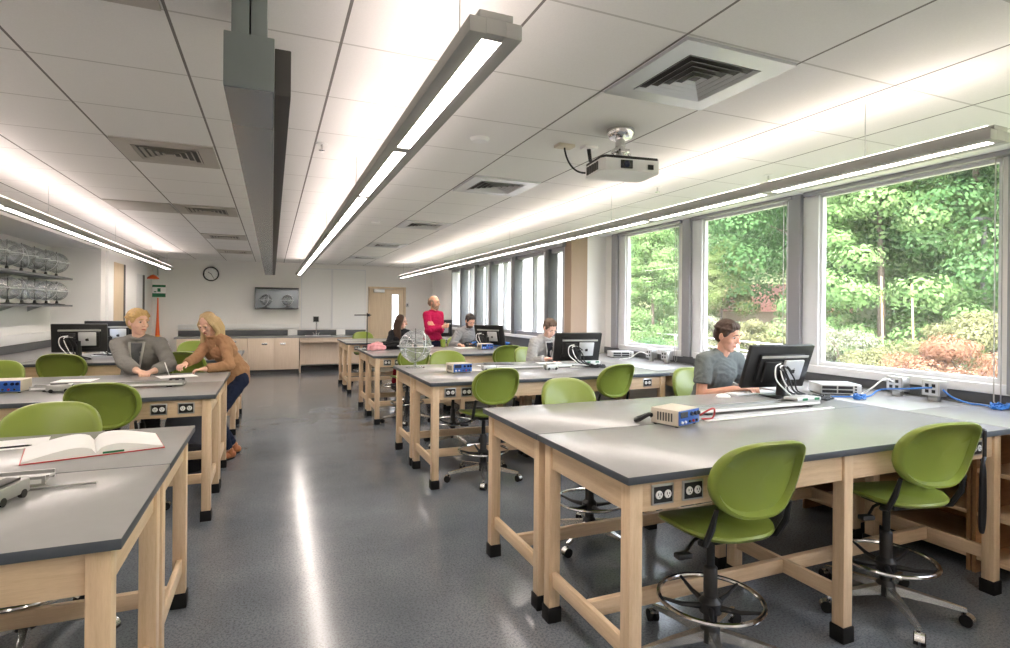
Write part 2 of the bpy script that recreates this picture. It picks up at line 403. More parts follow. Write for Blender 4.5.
def head(x, y, label):
    o = MB(); o.lathe([(.001, -.022), (.05, -.02), (.062, -.008), (.064, 0)], n=20)
    return tag(o.build('smoke_detector', MAT['white'], None, (x, y, ZC - .001)), label, 'smoke detector', 'smoke detectors on the ceiling')
head(1.232, 3.40, 'round smoke detector on the ceiling between aisle light and projector')
head(1.219, 7.24, 'round smoke detector on the ceiling far along the aisle light')
def sprinkler(x, y, label):
    t = thing('sprinkler', label, 'sprinkler', (x, y, ZC), 0, 'ceiling sprinklers')
    MB().lathe([(.001, -.006), (.035, -.005), (.04, 0)], n=16).build('escutcheon', MAT['white'], t)
    h = MB(); h.cyl((0, 0, -.005), (0, 0, -.045), .007, n=8); h.lathe([(.001, -.05), (.02, -.048), (.02, -.045), (.001, -.044)], n=12); h.build('sprinkler_head', MAT['chrome'], t)
sprinkler(.30, 3.95, 'sprinkler head in the ceiling left of the aisle pendant light')
sprinkler(3.17, 4.08, 'sprinkler head in the ceiling right of the projector')
sprinkler(3.70, 3.35, 'sprinkler head in the ceiling above the second nearest window')

# projector on its mount
t = thing('projector', 'white ceiling projector with black top and side grilles', 'projector', (1.96, 2.86, 2.405), R(-8))
b = MB(); b.prism([(-.17, -.13), (.17, -.13), (.19, -.10), (.19, .12), (.17, .14), (-.17, .14), (-.19, .12), (-.19, -.10)], -.035, .035); b.build('body', MAT['white'], t)
b = MB(); b.prism([(-.165, -.125), (.165, -.125), (.185, -.10), (.185, .12), (.165, .135), (-.165, .135), (-.185, .12), (-.185, -.10)], .0352, .052); b.build('top_cover', MAT['black'], t)
ln = MB(); ln.box(-.075, .0, -.137, -.128, -.022, .026, .002); ln.build('lens_recess', MAT['black'], t)
ln = MB(); ln.lathe([(.0, 0), (.017, .002), (.02, .0)], m=rot(x=pi / 2), n=16); o = ln.build('lens', MAT['navy'], t, (-.037, -.139, .002))
g = MB()
for k in range(5): g.box(-.196, -.189, -.07 + k * .035, -.048 + k * .035, -.024, .024)
g.build('side_grille', MAT['dark_metal'], t, smooth=0)
MB().box(.10, .135, -.135, -.129, -.02, .008).build('front_sensor', MAT['black'], t, smooth=0)
MB().box(.158, .172, -.118, -.09, -.03, .03).build('corner_grille', MAT['dark_metal'], t, smooth=0)
m = MB(); m.box(-.06, .06, -.03, .10, .052, .075, .004); m.cyl((.0, .03, .07), (0, .03, .16), .028); m.box(-.05, .05, 0, .06, .11, .135, .004)
for a in (0, 1, 2): m.tube([(.1 * cos(a * 2.1), .03 + .1 * sin(a * 2.1), .055), (.05 * cos(a * 2.1), .03 + .05 * sin(a * 2.1), .12)], .008)
m.lathe([(.0, .2), (.07, .205), (.085, .225), (.085, .254)], c=(0, .03, 0), n=20); m.cyl((0, .03, .15), (0, .03, .22), .03); m.build('mount', MAT['chrome'], t)
pr = thing('ceiling_socket', 'ceiling socket plate with black cables behind the projector', 'socket', (1.80, 3.30, ZC - .001))
MB().box(-.06, .06, -.04, .04, -.02, 0, .003).build('socket_plate', MAT['beige'], pr)
MB().box(.12, .22, -.07, .0, -.018, 0, .003).build('second_plate', MAT['white'], pr)
MB().tube([(.03 * k / 16, -.315 * (k / 16) ** 1.7, -.02 - .225 * sin(pi / 2 * k / 16)) for k in range(17)], .006).build('cable', MAT['cable'], pr)
MB().tube([(.17, -.03, -.018), (.17, -.05, -.10), (.15, -.2, -.19), (.14, -.32, -.23)], [.014, .012, .007, .007]).build('plug_cable', MAT['cable'], pr)
# ------------------------------------------------------------------ benches
def outlet(parent, x, y, z, face=-1, w=.105, rows=2):
    # duplex pair in a black frame; face = sign of y it looks to
    y0, y1 = sorted((y, y + face * .008))
    p = MB().box(x - w / 2, x + w / 2, y0, y1, z - .04, z + .04, .002).build('outlet_plate', MAT['steel'], parent)
    MB().box(x - w / 2 + .008, x + w / 2 - .008, *sorted((y + face * .0082, y + face * .010)), z - .032, z + .032).build('outlet_surround', MAT['black'], p, smooth=0)
    for k in (-1, 1):
        s = MB(); yy = y + face * .0102
        s.lathe([(.001, .004), (.0155, .0035), (.017, 0)], m=rot(x=(pi / 2 if face < 0 else -pi / 2)), c=(x + k * .021, yy, z), n=16)
        o = s.build('socket', MAT['paper'], p)
        e = MB(); y2 = yy + face * .0042
        for dx in (-.006, .006): e.box(x + k * .021 + dx - .0014, x + k * .021 + dx + .0014, *sorted((y2, y2 + face * .0008)), z - .001, z + .008)
        e.box(x + k * .021 - .002, x + k * .021 + .002, *sorted((y2, y2 + face * .0008)), z - .009, z - .005)
        for f in e.bm.faces: pass
        e.build('socket_slots', MAT['black'], p, smooth=0)

def make_bench(label, cat, L, D=.785, outs=(), mids=(.5,), group=None):
    # local: x along the bench 0..L from the aisle end, y depth centred; front = -y
    t = thing('lab_bench', label, cat, group=group)
    b = MB().box(0, L, -D / 2, D / 2, T - .032, T, .004)
    b.bm.normal_update()
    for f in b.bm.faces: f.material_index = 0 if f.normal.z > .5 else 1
    b.build('bench_top', [MAT['resin'], MAT['edge']], t)
    lw = .060; ins = .03; zt = T - .033; ah = .125
    xs = [ins] + [m * L - lw / 2 for m in mids] + [L - ins - lw]
    yf, yb = -D / 2 + ins, D / 2 - ins - lw
    for x in xs:
        for y in (yf, yb):
            l = MB().box(x, x + lw, y, y + lw, .07, zt, .003).build('leg', MAT['maple_z'], t)
            MB().box(x - .007, x + lw + .007, y - .007, y + lw + .007, 0, .075, .004).build('rubber_foot', MAT['rubber'], l)
    for i in range(len(xs) - 1):
        MB().box(xs[i] + lw, xs[i + 1], yf + .012, yf + .034, zt - ah, zt, .002).build('front_apron', MAT['maple_x'], t)
        MB().box(xs[i] + lw, xs[i + 1], yb + lw - .034, yb + lw - .012, zt - ah, zt, .002).build('back_apron', MAT['maple_x'], t)
    for k, x in enumerate((xs[0], xs[-1])):
        a = x + .012 if k == 0 else x + lw - .034
        MB().box(a, a + .022, yf + lw, yb, zt - ah, zt, .002).build('end_apron', MAT['maple_y'], t)
    for x in xs: MB().box(x + .015, x + lw - .02, yf + lw, yb, .18, .252, .003).build('cross_rail', MAT['maple_y'], t)
    for i in range(len(xs) - 1): MB().box(xs[i] + lw - .02, xs[i + 1] + .015, -.016, .016, .18, .252, .003).build('long_rail', MAT['maple_x'], t)
    for x in outs: outlet(t, x, yf + .012, zt - .062)
    return t
HALF = .785 / 2 + .003
LR_ = 2.52
isl = ['nearest', 'second nearest', 'third nearest', 'farthest']
yc = [2.548, 5.405, 8.275, 11.17]
bp = None
for k in range(4):
    lab = ('near half of the %s right-hand bench island, its front facing the camera' % isl[k])
    if bp is None: bp = make_bench(lab, 'bench', LR_, outs=(.19, .34, LR_ - .25), group='right-hand lab benches'); bp.location = (1.245, yc[k] - HALF, 0)
    else: dup(bp, (1.245, yc[k] - HALF, 0), 0, lab)
    dup(bp, (1.245 + LR_, yc[k] + HALF, 0), pi, 'far half of the %s right-hand bench island, behind its centre seam' % isl[k])
LL_ = 2.17
isl2 = ['nearest', 'second nearest', 'third nearest']
ycl = [2.585, 5.31, 8.25]
b0 = make_bench('near half of the nearest left-hand bench island, at the lower left corner', 'bench', LL_, group='left-hand lab benches'); b0.location = (-.372 - LL_, ycl[0] - HALF, 0)
dup(b0, (-.372, ycl[0] + HALF, 0), pi, 'far half of the nearest left-hand bench island, under the open book')
bq = make_bench('near half of the second left-hand bench island, with two outlets at its front', 'bench', LL_, outs=(LL_ - .19, LL_ - .36), group='left-hand lab benches'); bq.location = (-.372 - LL_, ycl[1] - HALF, 0)
dup(bq, (-.372, ycl[1] + HALF, 0), pi, 'far half of the second left-hand bench island, where two people lean')
dup(bq, (-.372 - LL_, ycl[2] - HALF, 0), 0, 'near half of the third left-hand bench island, behind the seated blond man')
dup(bq, (-.372, ycl[2] + HALF, 0), pi, 'far half of the third left-hand bench island, toward the back counter')

# ------------------------------------------------------------------ counters along the walls
t = thing('wall_counter', 'grey worktop counter running along below the near windows', 'counter', (3.785, -1.5, 0))
for i, (a, b_) in enumerate(((0, 3.84), (3.845, 6.4), (6.405, 8.64))):
    MB().box(0, XR - 3.785 - .022, a, b_, T - .034, T, .003).build('worktop', MAT['resin'], t)
MB().box(XR - 3.785 - .02, XR - 3.785 - .001, 0, 8.64, T + .0005, 1.012, .003).build('backsplash', MAT['splash'], t)
for y in (4.15, 5.8, 6.98, 8.35):
    l = MB().box(.04, .11, y, y + .075, .07, T - .035, .003).build('leg', MAT['maple_z'], t)
    MB().box(.033, .117, y - .007, y + .082, 0, .075, .004).build('rubber_foot', MAT['rubber'], l)
MB().box(.05, .072, 5.88, 6.97, T - .15, T - .035, .002).build('front_apron', MAT['maple_y'], t)
def shelf_unit(y, w, label):
    u = thing('open_shelf_unit', label, 'shelf', (3.90, y, 0), 0, 'open shelf units under the window counter')
    D = .66
    for a in (0, w - .02): MB().box(0, D, a, a + .02, 0, T - .036, .001).build('side_panel', MAT['cab_in'], u, smooth=0)
    for z in (.08, .34, .60, T - .06): MB().box(.004, D, .021, w - .021, z, z + .024, .002).build('shelf_board', MAT['maple_y'], u)
    MB().box(D - .014, D - .002, .021, w - .021, .105, T - .062).build('back_panel', MAT['cab_in'], u, smooth=0)
shelf_unit(-.3, 1.15, 'open wooden shelf unit under the counter nearest the camera')
shelf_unit(.86, 1.15, 'open wooden shelf unit under the counter beside the nearest right-hand stool')
shelf_unit(2.02, 1.15, 'open wooden shelf unit under the counter behind the end of the nearest island')

t = thing('wall_counter', 'grey counter with cabinets along the left-hand wall below the globe shelves', 'counter', (XL + .002, -1.5, 0))
MB().box(0, .60, 0, YS + 1.5 - .002, T - .034, T, .003).build('worktop', MAT['resin'], t)
MB().box(0, .02, 0, YS + 1.5 - .002, T + .0005, 1.03, .003).build('backsplash', MAT['splash'], t)
MB().box(0, .05, 0, YS + 1.5 - .002, 1.031, 1.16, .004).build('wire_raceway', MAT['white'], t)
for i in range(9):
    a = .4 + i * 1.26
    MB().box(.003, .575, a, a + 1.255, .09, T - .036, .002).build('base_cabinet', MAT['cab'], t, smooth=0)
    MB().box(.003, .52, a, a + 1.255, 0, .089).build('toe_kick', MAT['dark_metal'], t, smooth=0)
t = thing('wall_counter', 'grey counter along the far window wall under the leads', 'counter', (3.80, YJ + .202, 0))
MB().box(0, XG - 3.80 - .002, 0, YB - YJ - .21, T - .034, T, .003).build('worktop', MAT['resin'], t)
MB().box(XG - 3.80 - .021, XG - 3.80 - .002, 0, YB - YJ - .21, T + .0005, 1.10, .003).build('backsplash', MAT['splash'], t)
for y in (.1, 2.2, 4.6, 6.8):
    MB().box(.03, XG - 3.80 - .003, y, y + .07, 0, T - .035, .003).build('leg_panel', MAT['maple_z'], t)

# back counter with sink
CB = .87
t = thing('back_counter', 'grey sink counter along the back wall', 'counter', (-2.0, YB - .64, 0))
MB().box(0, 4.25, 0, .638, CB - .035, CB, .003).build('worktop', MAT['resin'], t)
MB().box(0, 4.25, .618, .638, CB + .0005, CB + .13, .003).build('backsplash', MAT['splash'], t)
s = MB(); s.box(2.75, 3.35, .12, .5, CB + .0005, CB + .006, .002); s.build('sink_rim', MAT['steel'], t)
MB().box(2.64, 4.25, .03, .055, CB - .15, CB - .036, .002).build('front_apron', MAT['cab'], t)
MB().box(2.64, 4.25, .30, .32, .16, CB - .15).build('recess_panel', MAT['cab'], t, smooth=0)
MB().box(2.62, 2.64, .02, .638, .0, CB - .036).build('end_panel', MAT['cab'], t, smooth=0)
MB().box(4.2, 4.25, .02, .638, .0, CB - .036).build('end_panel', MAT['cab'], t, smooth=0)
def base_cab(x, w, label, drawers=False):
    u = thing('base_cabinet', label, 'cabinet', (x, YB - .615, 0), 0, 'base cabinets under the back counter')
    MB().box(0, w, .0, .6, .09, CB - .037, .001).build('carcass', MAT['cab'], u, smooth=0)
    MB().box(0, w, .05, .6, 0, .089).build('toe_kick', MAT['dark_metal'], u, smooth=0)
    n = 3 if drawers else 2
    for i in range(n):
        if drawers:
            z0 = .10 + i * .24; dd = MB().box(.004, w - .004, -.02, -.001, z0, z0 + .235, .002).build('drawer', MAT['cab'], u)
            hx, hz = w / 2, z0 + .18
        else:
            x0 = .004 + i * w / 2; dd = MB().box(x0, x0 + w / 2 - .008, -.02, -.001, .10, CB - .04, .002).build('door', MAT['cab'], u)
            hx, hz = (w / 2 - .20 if i == 0 else w / 2 + .20), CB - .17
        h = MB(); h.tube([(hx - .05, -.02, hz), (hx - .05, -.045, hz), (hx + .05, -.045, hz), (hx + .05, -.02, hz)], .007); h.box(hx - .06, hx + .06, -.024, -.0205, hz - .022, hz + .022, .001)
        h.build('handle', MAT['chrome'], dd)
base_cab(-.52, 1.12, 'two-door birch base cabinet in the middle of the back counter')
base_cab(-1.1, .575, 'birch drawer cabinet under the back counter behind the blonde woman', True)
base_cab(-1.95, .845, 'two-door birch base cabinet at the left end of the back counter')
f = thing('faucet', 'tall gooseneck faucet on the sink counter', 'faucet', (1.02, YB - .12, CB + .001))
b = MB(); b.lathe([(.03, 0), (.03, .01), (.016, .02), (.014, .05)], n=16); b.build('faucet_base', MAT['chrome'], f)
b = MB(); b.tube([(0, 0, .05), (0, 0, .26)] + [(0, -.07 + .07 * cos(a), .26 + .07 * sin(a)) for a in [pi * k / 8 for k in range(1, 9)]] + [(0, -.14, .22)], .011, 10); b.build('spout', MAT['chrome'], f)
b = MB()
for sx in (-1, 1): b.cyl((sx * .05, 0, 0), (sx * .05, 0, .05), .012); b.tube([(sx * .05, 0, .055), (sx * .09, -.02, .06)], .006)
b.build('tap_handles', MAT['chrome'], f)
t = thing('wire_raceway', 'long white wire raceway box on the back wall above the counter', 'raceway', (-2.0, YB - .001, 1.03))
MB().box(0, 2.62, -.06, 0, 0, .12, .004).build('channel', MAT['white'], t)
MB().box(0, 2.62, -.064, -.0605, .012, .03).build('cover_seam', MAT['frame'], t, smooth=0)
def whiteboard(x0, x1, label):
    u = thing('whiteboard', label, 'whiteboard', (x0, YB - .001, 1.03), 0, 'whiteboards on the back wall')
    MB().box(.02, x1 - x0 - .02, -.012, 0, .02, 1.5, .001).build('board', MAT['white'], u, smooth=0)
    g = MB(); W = x1 - x0
    g.box(0, .02, -.018, 0, 0, 1.52); g.box(W - .02, W, -.018, 0, 0, 1.52); g.box(.02, W - .02, -.018, 0, 1.5, 1.52); g.box(.02, W - .02, -.018, 0, 0, .02); g.build('board_frame', MAT['frame'], u, smooth=0)
whiteboard(.66, 1.40, 'narrow whiteboard on the back wall left of the door, nearer the globe shelf')
whiteboard(1.405, 2.24, 'whiteboard on the back wall right beside the wooden door')
for x, z, l in ((1.02, 1.27, 'black double outlet plate on the back wall above the faucet'),):
    t = thing('outlet_plate', l, 'outlet', (x, YB - .019, z))
    MB().box(-.075, .075, -.008, .005, -.075, .075, .002).build('plate', MAT['steel'], t)
    MB().box(-.06, .06, -.012, -.0085, -.06, .06).build('insert', MAT['black'], t, smooth=0)
for x, l in ((.47, 'white card leaning on the back counter beside the cabinet doors'), (1.62, 'white card standing on the back counter right of the faucet')):
    t = MB().box(-.11, .11, -.012, .012, 0, .15, .002).xf(rot(x=-.12)).build('notice_card', MAT['paper'], None, (x, YB - .06, CB + .003)); tag(t, l, 'card', 'white cards on the back counter')

# ------------------------------------------------------------------ stools
def make_stool(label, group):
    t = thing('drafting_stool', label, 'stool', group=group)
    # seat
    b = MB(); rings = []
    def outline(sx, sy, cy, z, n=32, e=2.7, dip=0):
        ps = []
        for k in range(n):
            a = 2 * pi * k / n; c, s_ = cos(a), sin(a)
            x = sx * abs(c) ** (2 / e) * (1 if c >= 0 else -1); y = sy * abs(s_) ** (2 / e) * (1 if s_ >= 0 else -1)
            x *= 1 - .10 * (y / sy) * -1 * .5
            ps.append((x, y + cy, z - dip * (max(0, y / sy) ** 2) + .012 * (abs(x) / sx) ** 3))
        return ps
    for sx, sy, z, dp in ((.10, .10, .600, 0), (.19, .19, .600, .01), (.218, .21, .607, .025), (.226, .218, .620, .03), (.222, .214, .630, .028), (.20, .195, .630, .02), (.12, .12, .621, .004), (.02, .02, .619, 0)):
        rings.append(b.ring(outline(sx, sy, -.03, z, dip=dp)))
    b.skin(rings); b.build('seat', MAT['green'], t, smooth=50)
    # backrest: curved shell with a raised rim behind
    zc, hh, hw = .885, .165, .222
    def P(a, s_, off):
        e = 3.0; c, q = cos(a), sin(a)
        x = hw * s_ * abs(c) ** (2 / e) * (1 if c >= 0 else -1); z = hh * s_ * abs(q) ** (2 / (e - .5)) * (1 if q >= 0 else -1)
        x *= 1 - .16 * max(0, -z / hh) ** 1.5; 
        y = -.30 + .055 * (x / hw) ** 2 - .05 * (z / hh) - .018 * (z / hh) ** 2
        return (x, y + off, zc + z)
    b = MB(); n = 40; A = [2 * pi * k / n for k in range(n)]
    rs = [(.02, .010), (.5, .010), (.86, .012), (.97, .010), (1.0, .0), (1.005, -.020), (.975, -.034), (.91, -.034), (.87, -.018), (.84, -.004), (.5, .0), (.02, .0)]
    b.skin([b.ring([P(a, s_, o) for a in A]) for s_, o in rs]); b.build('backrest', MAT['green'], t, smooth=60)
    for sx in (-1, 1):
        b = MB(); x = sx * .20
        b.tube([(sx * .06, -.05, .585), (sx * .16, -.13, .578), (x - sx * .015, -.19, .60), (x - sx * .008, -.235, .68), (x - sx * .014, -.258, .765)], [.010, .012, .014, .014, .009], 8)
        b.build('back_support', MAT['black'], t)
    b = MB(); b.box(-.085, .085, -.13, .08, .558, .598, .008); b.tube([(0, 0, .57), (-.14, -.06, .562), (-.22, -.11, .540)], .007); b.box(-.27, -.20, -.135, -.095, .522, .545, .006)
    b.build('tilt_mechanism', MAT['black'], t)
    b = MB(); b.lathe([(.030, .10), (.030, .40), (.026, .405), (.018, .41), (.018, .565)], n=18); b.build('gas_column', MAT['black'], t)
    # foot ring
    b = MB(); b.tube([(.225 * cos(2 * pi * k / 40), .225 * sin(2 * pi * k / 40), .262) for k in range(40)], .011, 8, loop=True)
    f = b.build('foot_ring', MAT['chrome'], t)
    b = MB(); b.lathe([(.031, .20), (.05, .205), (.05, .25), (.031, .27)], n=18)
    for k in range(5):
        a = 2 * pi * k / 5 + .3; b.tube([(.04 * cos(a), .04 * sin(a), .228), (.13 * cos(a), .13 * sin(a), .236), (.218 * cos(a), .218 * sin(a), .262)], [.015, .010, .007], 8)
    b.build('ring_spokes', MAT['black'], f)
    # star base
    b = MB(); b.lathe([(.0, .075), (.045, .075), (.05, .09), (.044, .135), (.031, .15)], n=18); b.build('base_hub', MAT['black'], t)
    for k in range(5):
        a = 2 * pi * k / 5 + .55; d = V((cos(a), sin(a), 0)); p = V((-sin(a), cos(a), 0))
        b = MB(); rr = []
        for q, wd, z0, z1 in ((.04, .022, .085, .13), (.18, .018, .082, .112), (.315, .012, .070, .090), (.335, .010, .068, .086)):
            rr.append(b.ring([d * q + p * wd + V((0, 0, z0)), d * q + p * wd * .8 + V((0, 0, z1)), d * q - p * wd * .8 + V((0, 0, z1)), d * q - p * wd + V((0, 0, z0))]))
        b.skin(rr); l = b.build('base_leg', MAT['leg_alu'], t, smooth=50)
        c = MB(); q = d * .325; ax = (p * .9 + d * .45).normalized(); cen = q + V((0, 0, .0295)) + d * .012
        for s_ in (-1, 1):
            c.cyl(cen + ax * (.006 * s_), cen + ax * (.024 * s_), .0285, n=18)
        c.cyl(q + V((0, 0, .045)), q + V((0, 0, .085)), .008); c.build('caster_wheel', MAT['rubber'], l)
        h = MB(); n_ = ax.cross(V((0, 0, 1))); ra, rb = [], []
        for j in range(9):
            an = pi * (.1 + .8 * j / 8) - .3; o = n_ * (.0315 * cos(an)) + V((0, 0, .0315 * sin(an)))
            ra.append(cen + o + ax * .02); rb.append(cen + o - ax * .02)
        h.skin([h.ring(ra), h.ring(rb)], closed=False, caps=(False, False)); h.build('caster_hood', MAT['leg_alu'], l)
    return t
SG = 'green drafting stools'
ST = [
 (1.83, 1.955, -.06, 'green stool in front of the nearest right island, left of the two'),
 (2.99, 1.93, -.20, 'green stool in front of the nearest right island, right of the two'),
 (2.00, 3.27, pi + .05, 'green stool behind the nearest right island, its back top above the bench'),
 (3.40, 3.60, pi - .12, 'pale green stool carrying the man in the grey T-shirt'),
 (1.80, 4.80, .05, 'green stool in front of the second right island, by its two outlets'),
 (2.99, 4.78, .18, 'green stool in front of the second right island, nearer the window counter'),
 (1.93, 6.15, pi - .05, 'green stool beyond the second right island, right of the clear globe'),
 (3.20, 6.47, pi + .15, 'green stool carrying the young man in the light grey hoodie'),
 (1.73, 7.62, .1, 'green stool mostly hidden behind the clear globe stand'),
 (3.13, 7.62, -.05, 'green stool in front of the third right island before the bearded man'),
 (1.95, 9.40, pi - .5, 'green stool carrying the dark-haired woman in red trousers'),
 (3.15, 9.40, pi + .1, 'green stool carrying the bearded man at the third right island'),
 (1.80, 11.92, pi, 'green stool behind the farthest right island, near the back door'),
 (-2.05, 7.52, 0, 'green stool left of the blond man, in front of the two monitors'),
 (-.84, 7.50, -.25, 'green stool between the blond man and the blonde woman, dark back to the camera'),
 (-1.02, 9.02, pi + .1, 'green stool far behind the blond man, just showing above the nearer stool'),
 (-2.28, 6.06, pi, 'green stool at the left edge, far side of the second left island'),
 (-1.17, 6.46, pi, 'green stool carrying the blond man in the grey zip sweater'),
 (-1.03, 4.76, -.05, 'green stool in front of the second left island, dark recessed back to camera'),
 (-1.03, 3.20, pi, 'green stool behind the open book, far side of the nearest left island'),
]
sp = None
for x, y, rz, lab in ST:
    if sp is None: sp = make_stool(lab, SG); sp.location = (x, y, 0); sp.rotation_euler = (0, 0, rz)
    else: dup(sp, (x, y, 0), rz, lab)
# ------------------------------------------------------------------ things on the benches
TZ = T + .0008
def psu(x, y, rz, label):
    t = thing('power_supply', label, 'power supply', (x, y, TZ), rz, 'bench power supplies')
    MB().box(-.12, .12, -.10, .10, .008, .10, .004).build('case', MAT['beige'], t)
    p = MB().box(-.116, .116, -.108, -.1005, .012, .096, .002).build('front_panel', MAT['blue'], t)
    MB().box(-.105, -.02, -.1105, -.1085, .055, .09, .001).build('display', MAT['navy'], p, smooth=0)
    for kx, kz in ((.02, .072), (.065, .072), (.098, .072)):
        MB().cyl((kx, -.108, kz), (kx, -.122, kz), .013, .011).build('knob', MAT['navy'], p)
    for kx, m in ((-.09, 'paper'), (-.05, 'paper'), (0, 'black'), (.04, 'red'), (.08, 'black')):
        MB().cyl((kx, -.108, .03), (kx, -.118, .03), .008).build('terminal', MAT[m], p)
    g = MB()
    for k in range(6): g.box(-.1225, -.12, -.06 + k * .02, -.05 + k * .02, .03, .08)
    g.build('side_vents', MAT['dark_metal'], t, smooth=0)
    f = MB()
    for sx in (-.1, .1):
        for sy in (-.08, .08): f.cyl((sx, sy, 0), (sx, sy, .009), .01)
    f.build('feet', MAT['rubber'], t)
    t.scale = (.86, .86, .92)
    return t
psu(2.09, 2.52, R(18), 'beige power supply with blue front on the nearest right island')
psu(1.73, 5.33, R(8), 'beige power supply with blue front on the second right island beside the clear globe')
psu(-1.76, 5.13, R(-3), 'power supply with blue front at the left edge, on the second left island')
psu(3.12, 8.28, R(5), 'power supply with blue front under the bearded man\'s monitor')
def lead(name, pts, mat, r, label, cat, group=None):
    ps = [V(p) for p in pts]; out = []
    for i in range(len(ps) - 1):
        p0, p1, p2, p3 = ps[max(i - 1, 0)], ps[i], ps[i + 1], ps[min(i + 2, len(ps) - 1)]
        for k in range(6):
            u = k / 6; out.append(.5 * ((2 * p1) + (p2 - p0) * u + (2 * p0 - 5 * p1 + 4 * p2 - p3) * u * u + (3 * p1 - p0 - 3 * p2 + p3) * u ** 3))
    out.append(ps[-1])
    for p in out: p.z = max(p.z, TZ + r) if p.z > .8 else p.z
    o = out[0].copy(); b = MB().tube([p - o for p in out], r, 6)
    return tag(b.build(name, mat, None, o), label, cat, group)
lead('coiled_cord', [(1.985, 2.58, .95), (1.95, 2.56, .975), (1.91, 2.60, .94), (1.93, 2.66, .93), (1.96, 2.63, .95), (1.94, 2.58, .965), (1.90, 2.62, .93), (1.97, 2.68, .93)], MAT['cable'], .011, 'black coiled cord behind the beige power supply on the nearest right island', 'cord')
lead('red_leads', [(2.25, 2.50, .96), (2.30, 2.46, 1.0), (2.36, 2.5, .98), (2.37, 2.53, .93), (2.31, 2.55, .925)], MAT['red'], .005, 'thin red test lead beside the power supply on the nearest right island', 'lead')
def cart(x, y, rz, label):
    t = thing('dynamics_cart', label, 'cart', (x, y, TZ), rz, 'small lab carts')
    MB().box(-.075, .075, -.035, .035, .014, .058, .005).build('cart_body', MAT['steel'], t)
    MB().box(-.05, .05, -.022, .022, .0585, .066, .002).build('cart_tray', MAT['dark_metal'], t)
    p = MB(); p.box(.0755, .079, -.03, .03, .018, .055, .001); p.build('end_panel', MAT['black'], t)
    for z in (.028, .036, .044): MB().box(.0795, .0805, -.022, .022, z, z + .003).build('panel_stripe', MAT['paper'], t, smooth=0)
    for sx in (-.045, .045):
        for sy in (-.03, .03): MB().cyl((sx, sy - .006, .014), (sx, sy + .006, .014), .014).build('wheel', MAT['black'], t)
    return t
def track(x0, y, L, label, end=True, rz=0):
    t = thing('aluminium_track', label, 'track', (x0, y, TZ), rz, 'aluminium lab tracks')
    b = MB(); b.box(0, L, -.05, -.042, .012, .04); b.box(0, L, .042, .05, .012, .04); b.box(0, L, -.042, .042, .020, .027); b.box(0, L, -.012, .012, .027, .034); b.build('rail', MAT['steel'], t, smooth=0)
    MB().box(0.01, L - .01, -.052, -.0505, .016, .030).build('scale_strip', MAT['paper'], t, smooth=0)
    for q in (.1, L - .1): MB().box(q - .02, q + .02, -.055, .055, 0, .0115, .002).build('track_foot', MAT['black'], t)
    if end:
        e = MB().box(L - .22, L, -.056, .056, .0415, .062, .004).build('end_block', MAT['silver'], t)
        for q in (L - .15, L - .04): MB().box(q - .025, q + .02, -.059, -.0565, .044, .060, .001).build('end_window', MAT['signgreen'], e, smooth=0)
    return t
track(2.36, 2.70, 1.06, 'long aluminium track in front of the monitor on the nearest right island')
t = MB().box(0, 1.12, -.014, .014, 0, .006, .001).build('metre_rule', MAT['paper'], None, (2.30, 2.50, TZ), R(3)); tag(t, 'thin white metre rule lying right of the beige power supply', 'ruler')
track(2.12, 5.44, 1.3, 'long aluminium track on the second right island between power supply and monitor')
track(-1.62, 5.10, .98, 'aluminium track on the second left island behind the dark green stool back', False)
track(-1.75, 2.44, 1.03, 'aluminium track at the left edge of the nearest left island', False)
t = MB().cyl((0, 0, .0), (.55, .02, 0), .004).build('metal_rod', MAT['steel'], None, (-1.12, 2.36, TZ + .004)); tag(t, 'thin metal rod lying beside the track on the nearest left island', 'rod')
cart(-.79, 2.255, R(75), 'small metal cart with striped end panel at the left edge of the nearest left island')
cart(-1.42, 4.985, R(4), 'small metal cart beside the blue-fronted power supply on the second left island')
cart(2.72, 5.24, R(6), 'small metal cart in front of the young man in the light hoodie')
cart(2.06, 5.36, R(6), 'small metal cart right beside the power supply on the second right island')
t = thing('sensor_box', 'small black sensor box on the bench in front of the seated blond man', 'sensor', (-.72, 5.30, TZ), R(4))
MB().box(-.055, .055, -.03, .03, 0, .042, .004).build('case', MAT['black'], t)
for x in (-.025, .025): MB().box(x - .012, x + .012, -.0322, -.0302, .012, .032).build('port', MAT['grey_metal'], t, smooth=0)
def sheet(x, y, rz, w, h, label, name='paper_sheet'):
    return tag(MB().box(-w / 2, w / 2, -h / 2, h / 2, 0, .0012).build(name, MAT['paper'], None, (x, y, TZ), rz, 0), label, 'paper', 'loose papers on the benches')
sheet(-1.10, 3.17, R(12), .30, .22, 'white sheet with a pen on it, left of the open book')
sheet(-.79, 5.80, R(20), .30, .22, 'white sheet under the blonde woman\'s writing hand')
sheet(-1.52, 5.72, R(-5), .28, .21, 'white sheet left of the blond man\'s arm')
sheet(3.05, 5.90, R(-8), .30, .22, 'white sheet under the young man\'s hands on the second right island')
sheet(2.35, 5.78, R(5), .42, .30, 'white sheet on the second right island beside the black folder')
sheet(2.92, 8.66, R(5), .32, .24, 'white sheet in front of the bearded man')
o = MB().tube([(-.07, 0, .004), (.06, 0, .004), (.075, 0, .004)], [.004, .004, .001], 8).build('pen', MAT['black'], None, (-1.06, 3.10, TZ + .0015), R(10)); tag(o, 'black pen lying on the white sheet left of the book', 'pen')
o = MB().box(-.16, .16, -.11, .11, 0, .012, .003).build('folder', MAT['black'], None, (2.42, 5.98, TZ), R(-10)); tag(o, 'flat black folder on the second right island', 'folder')

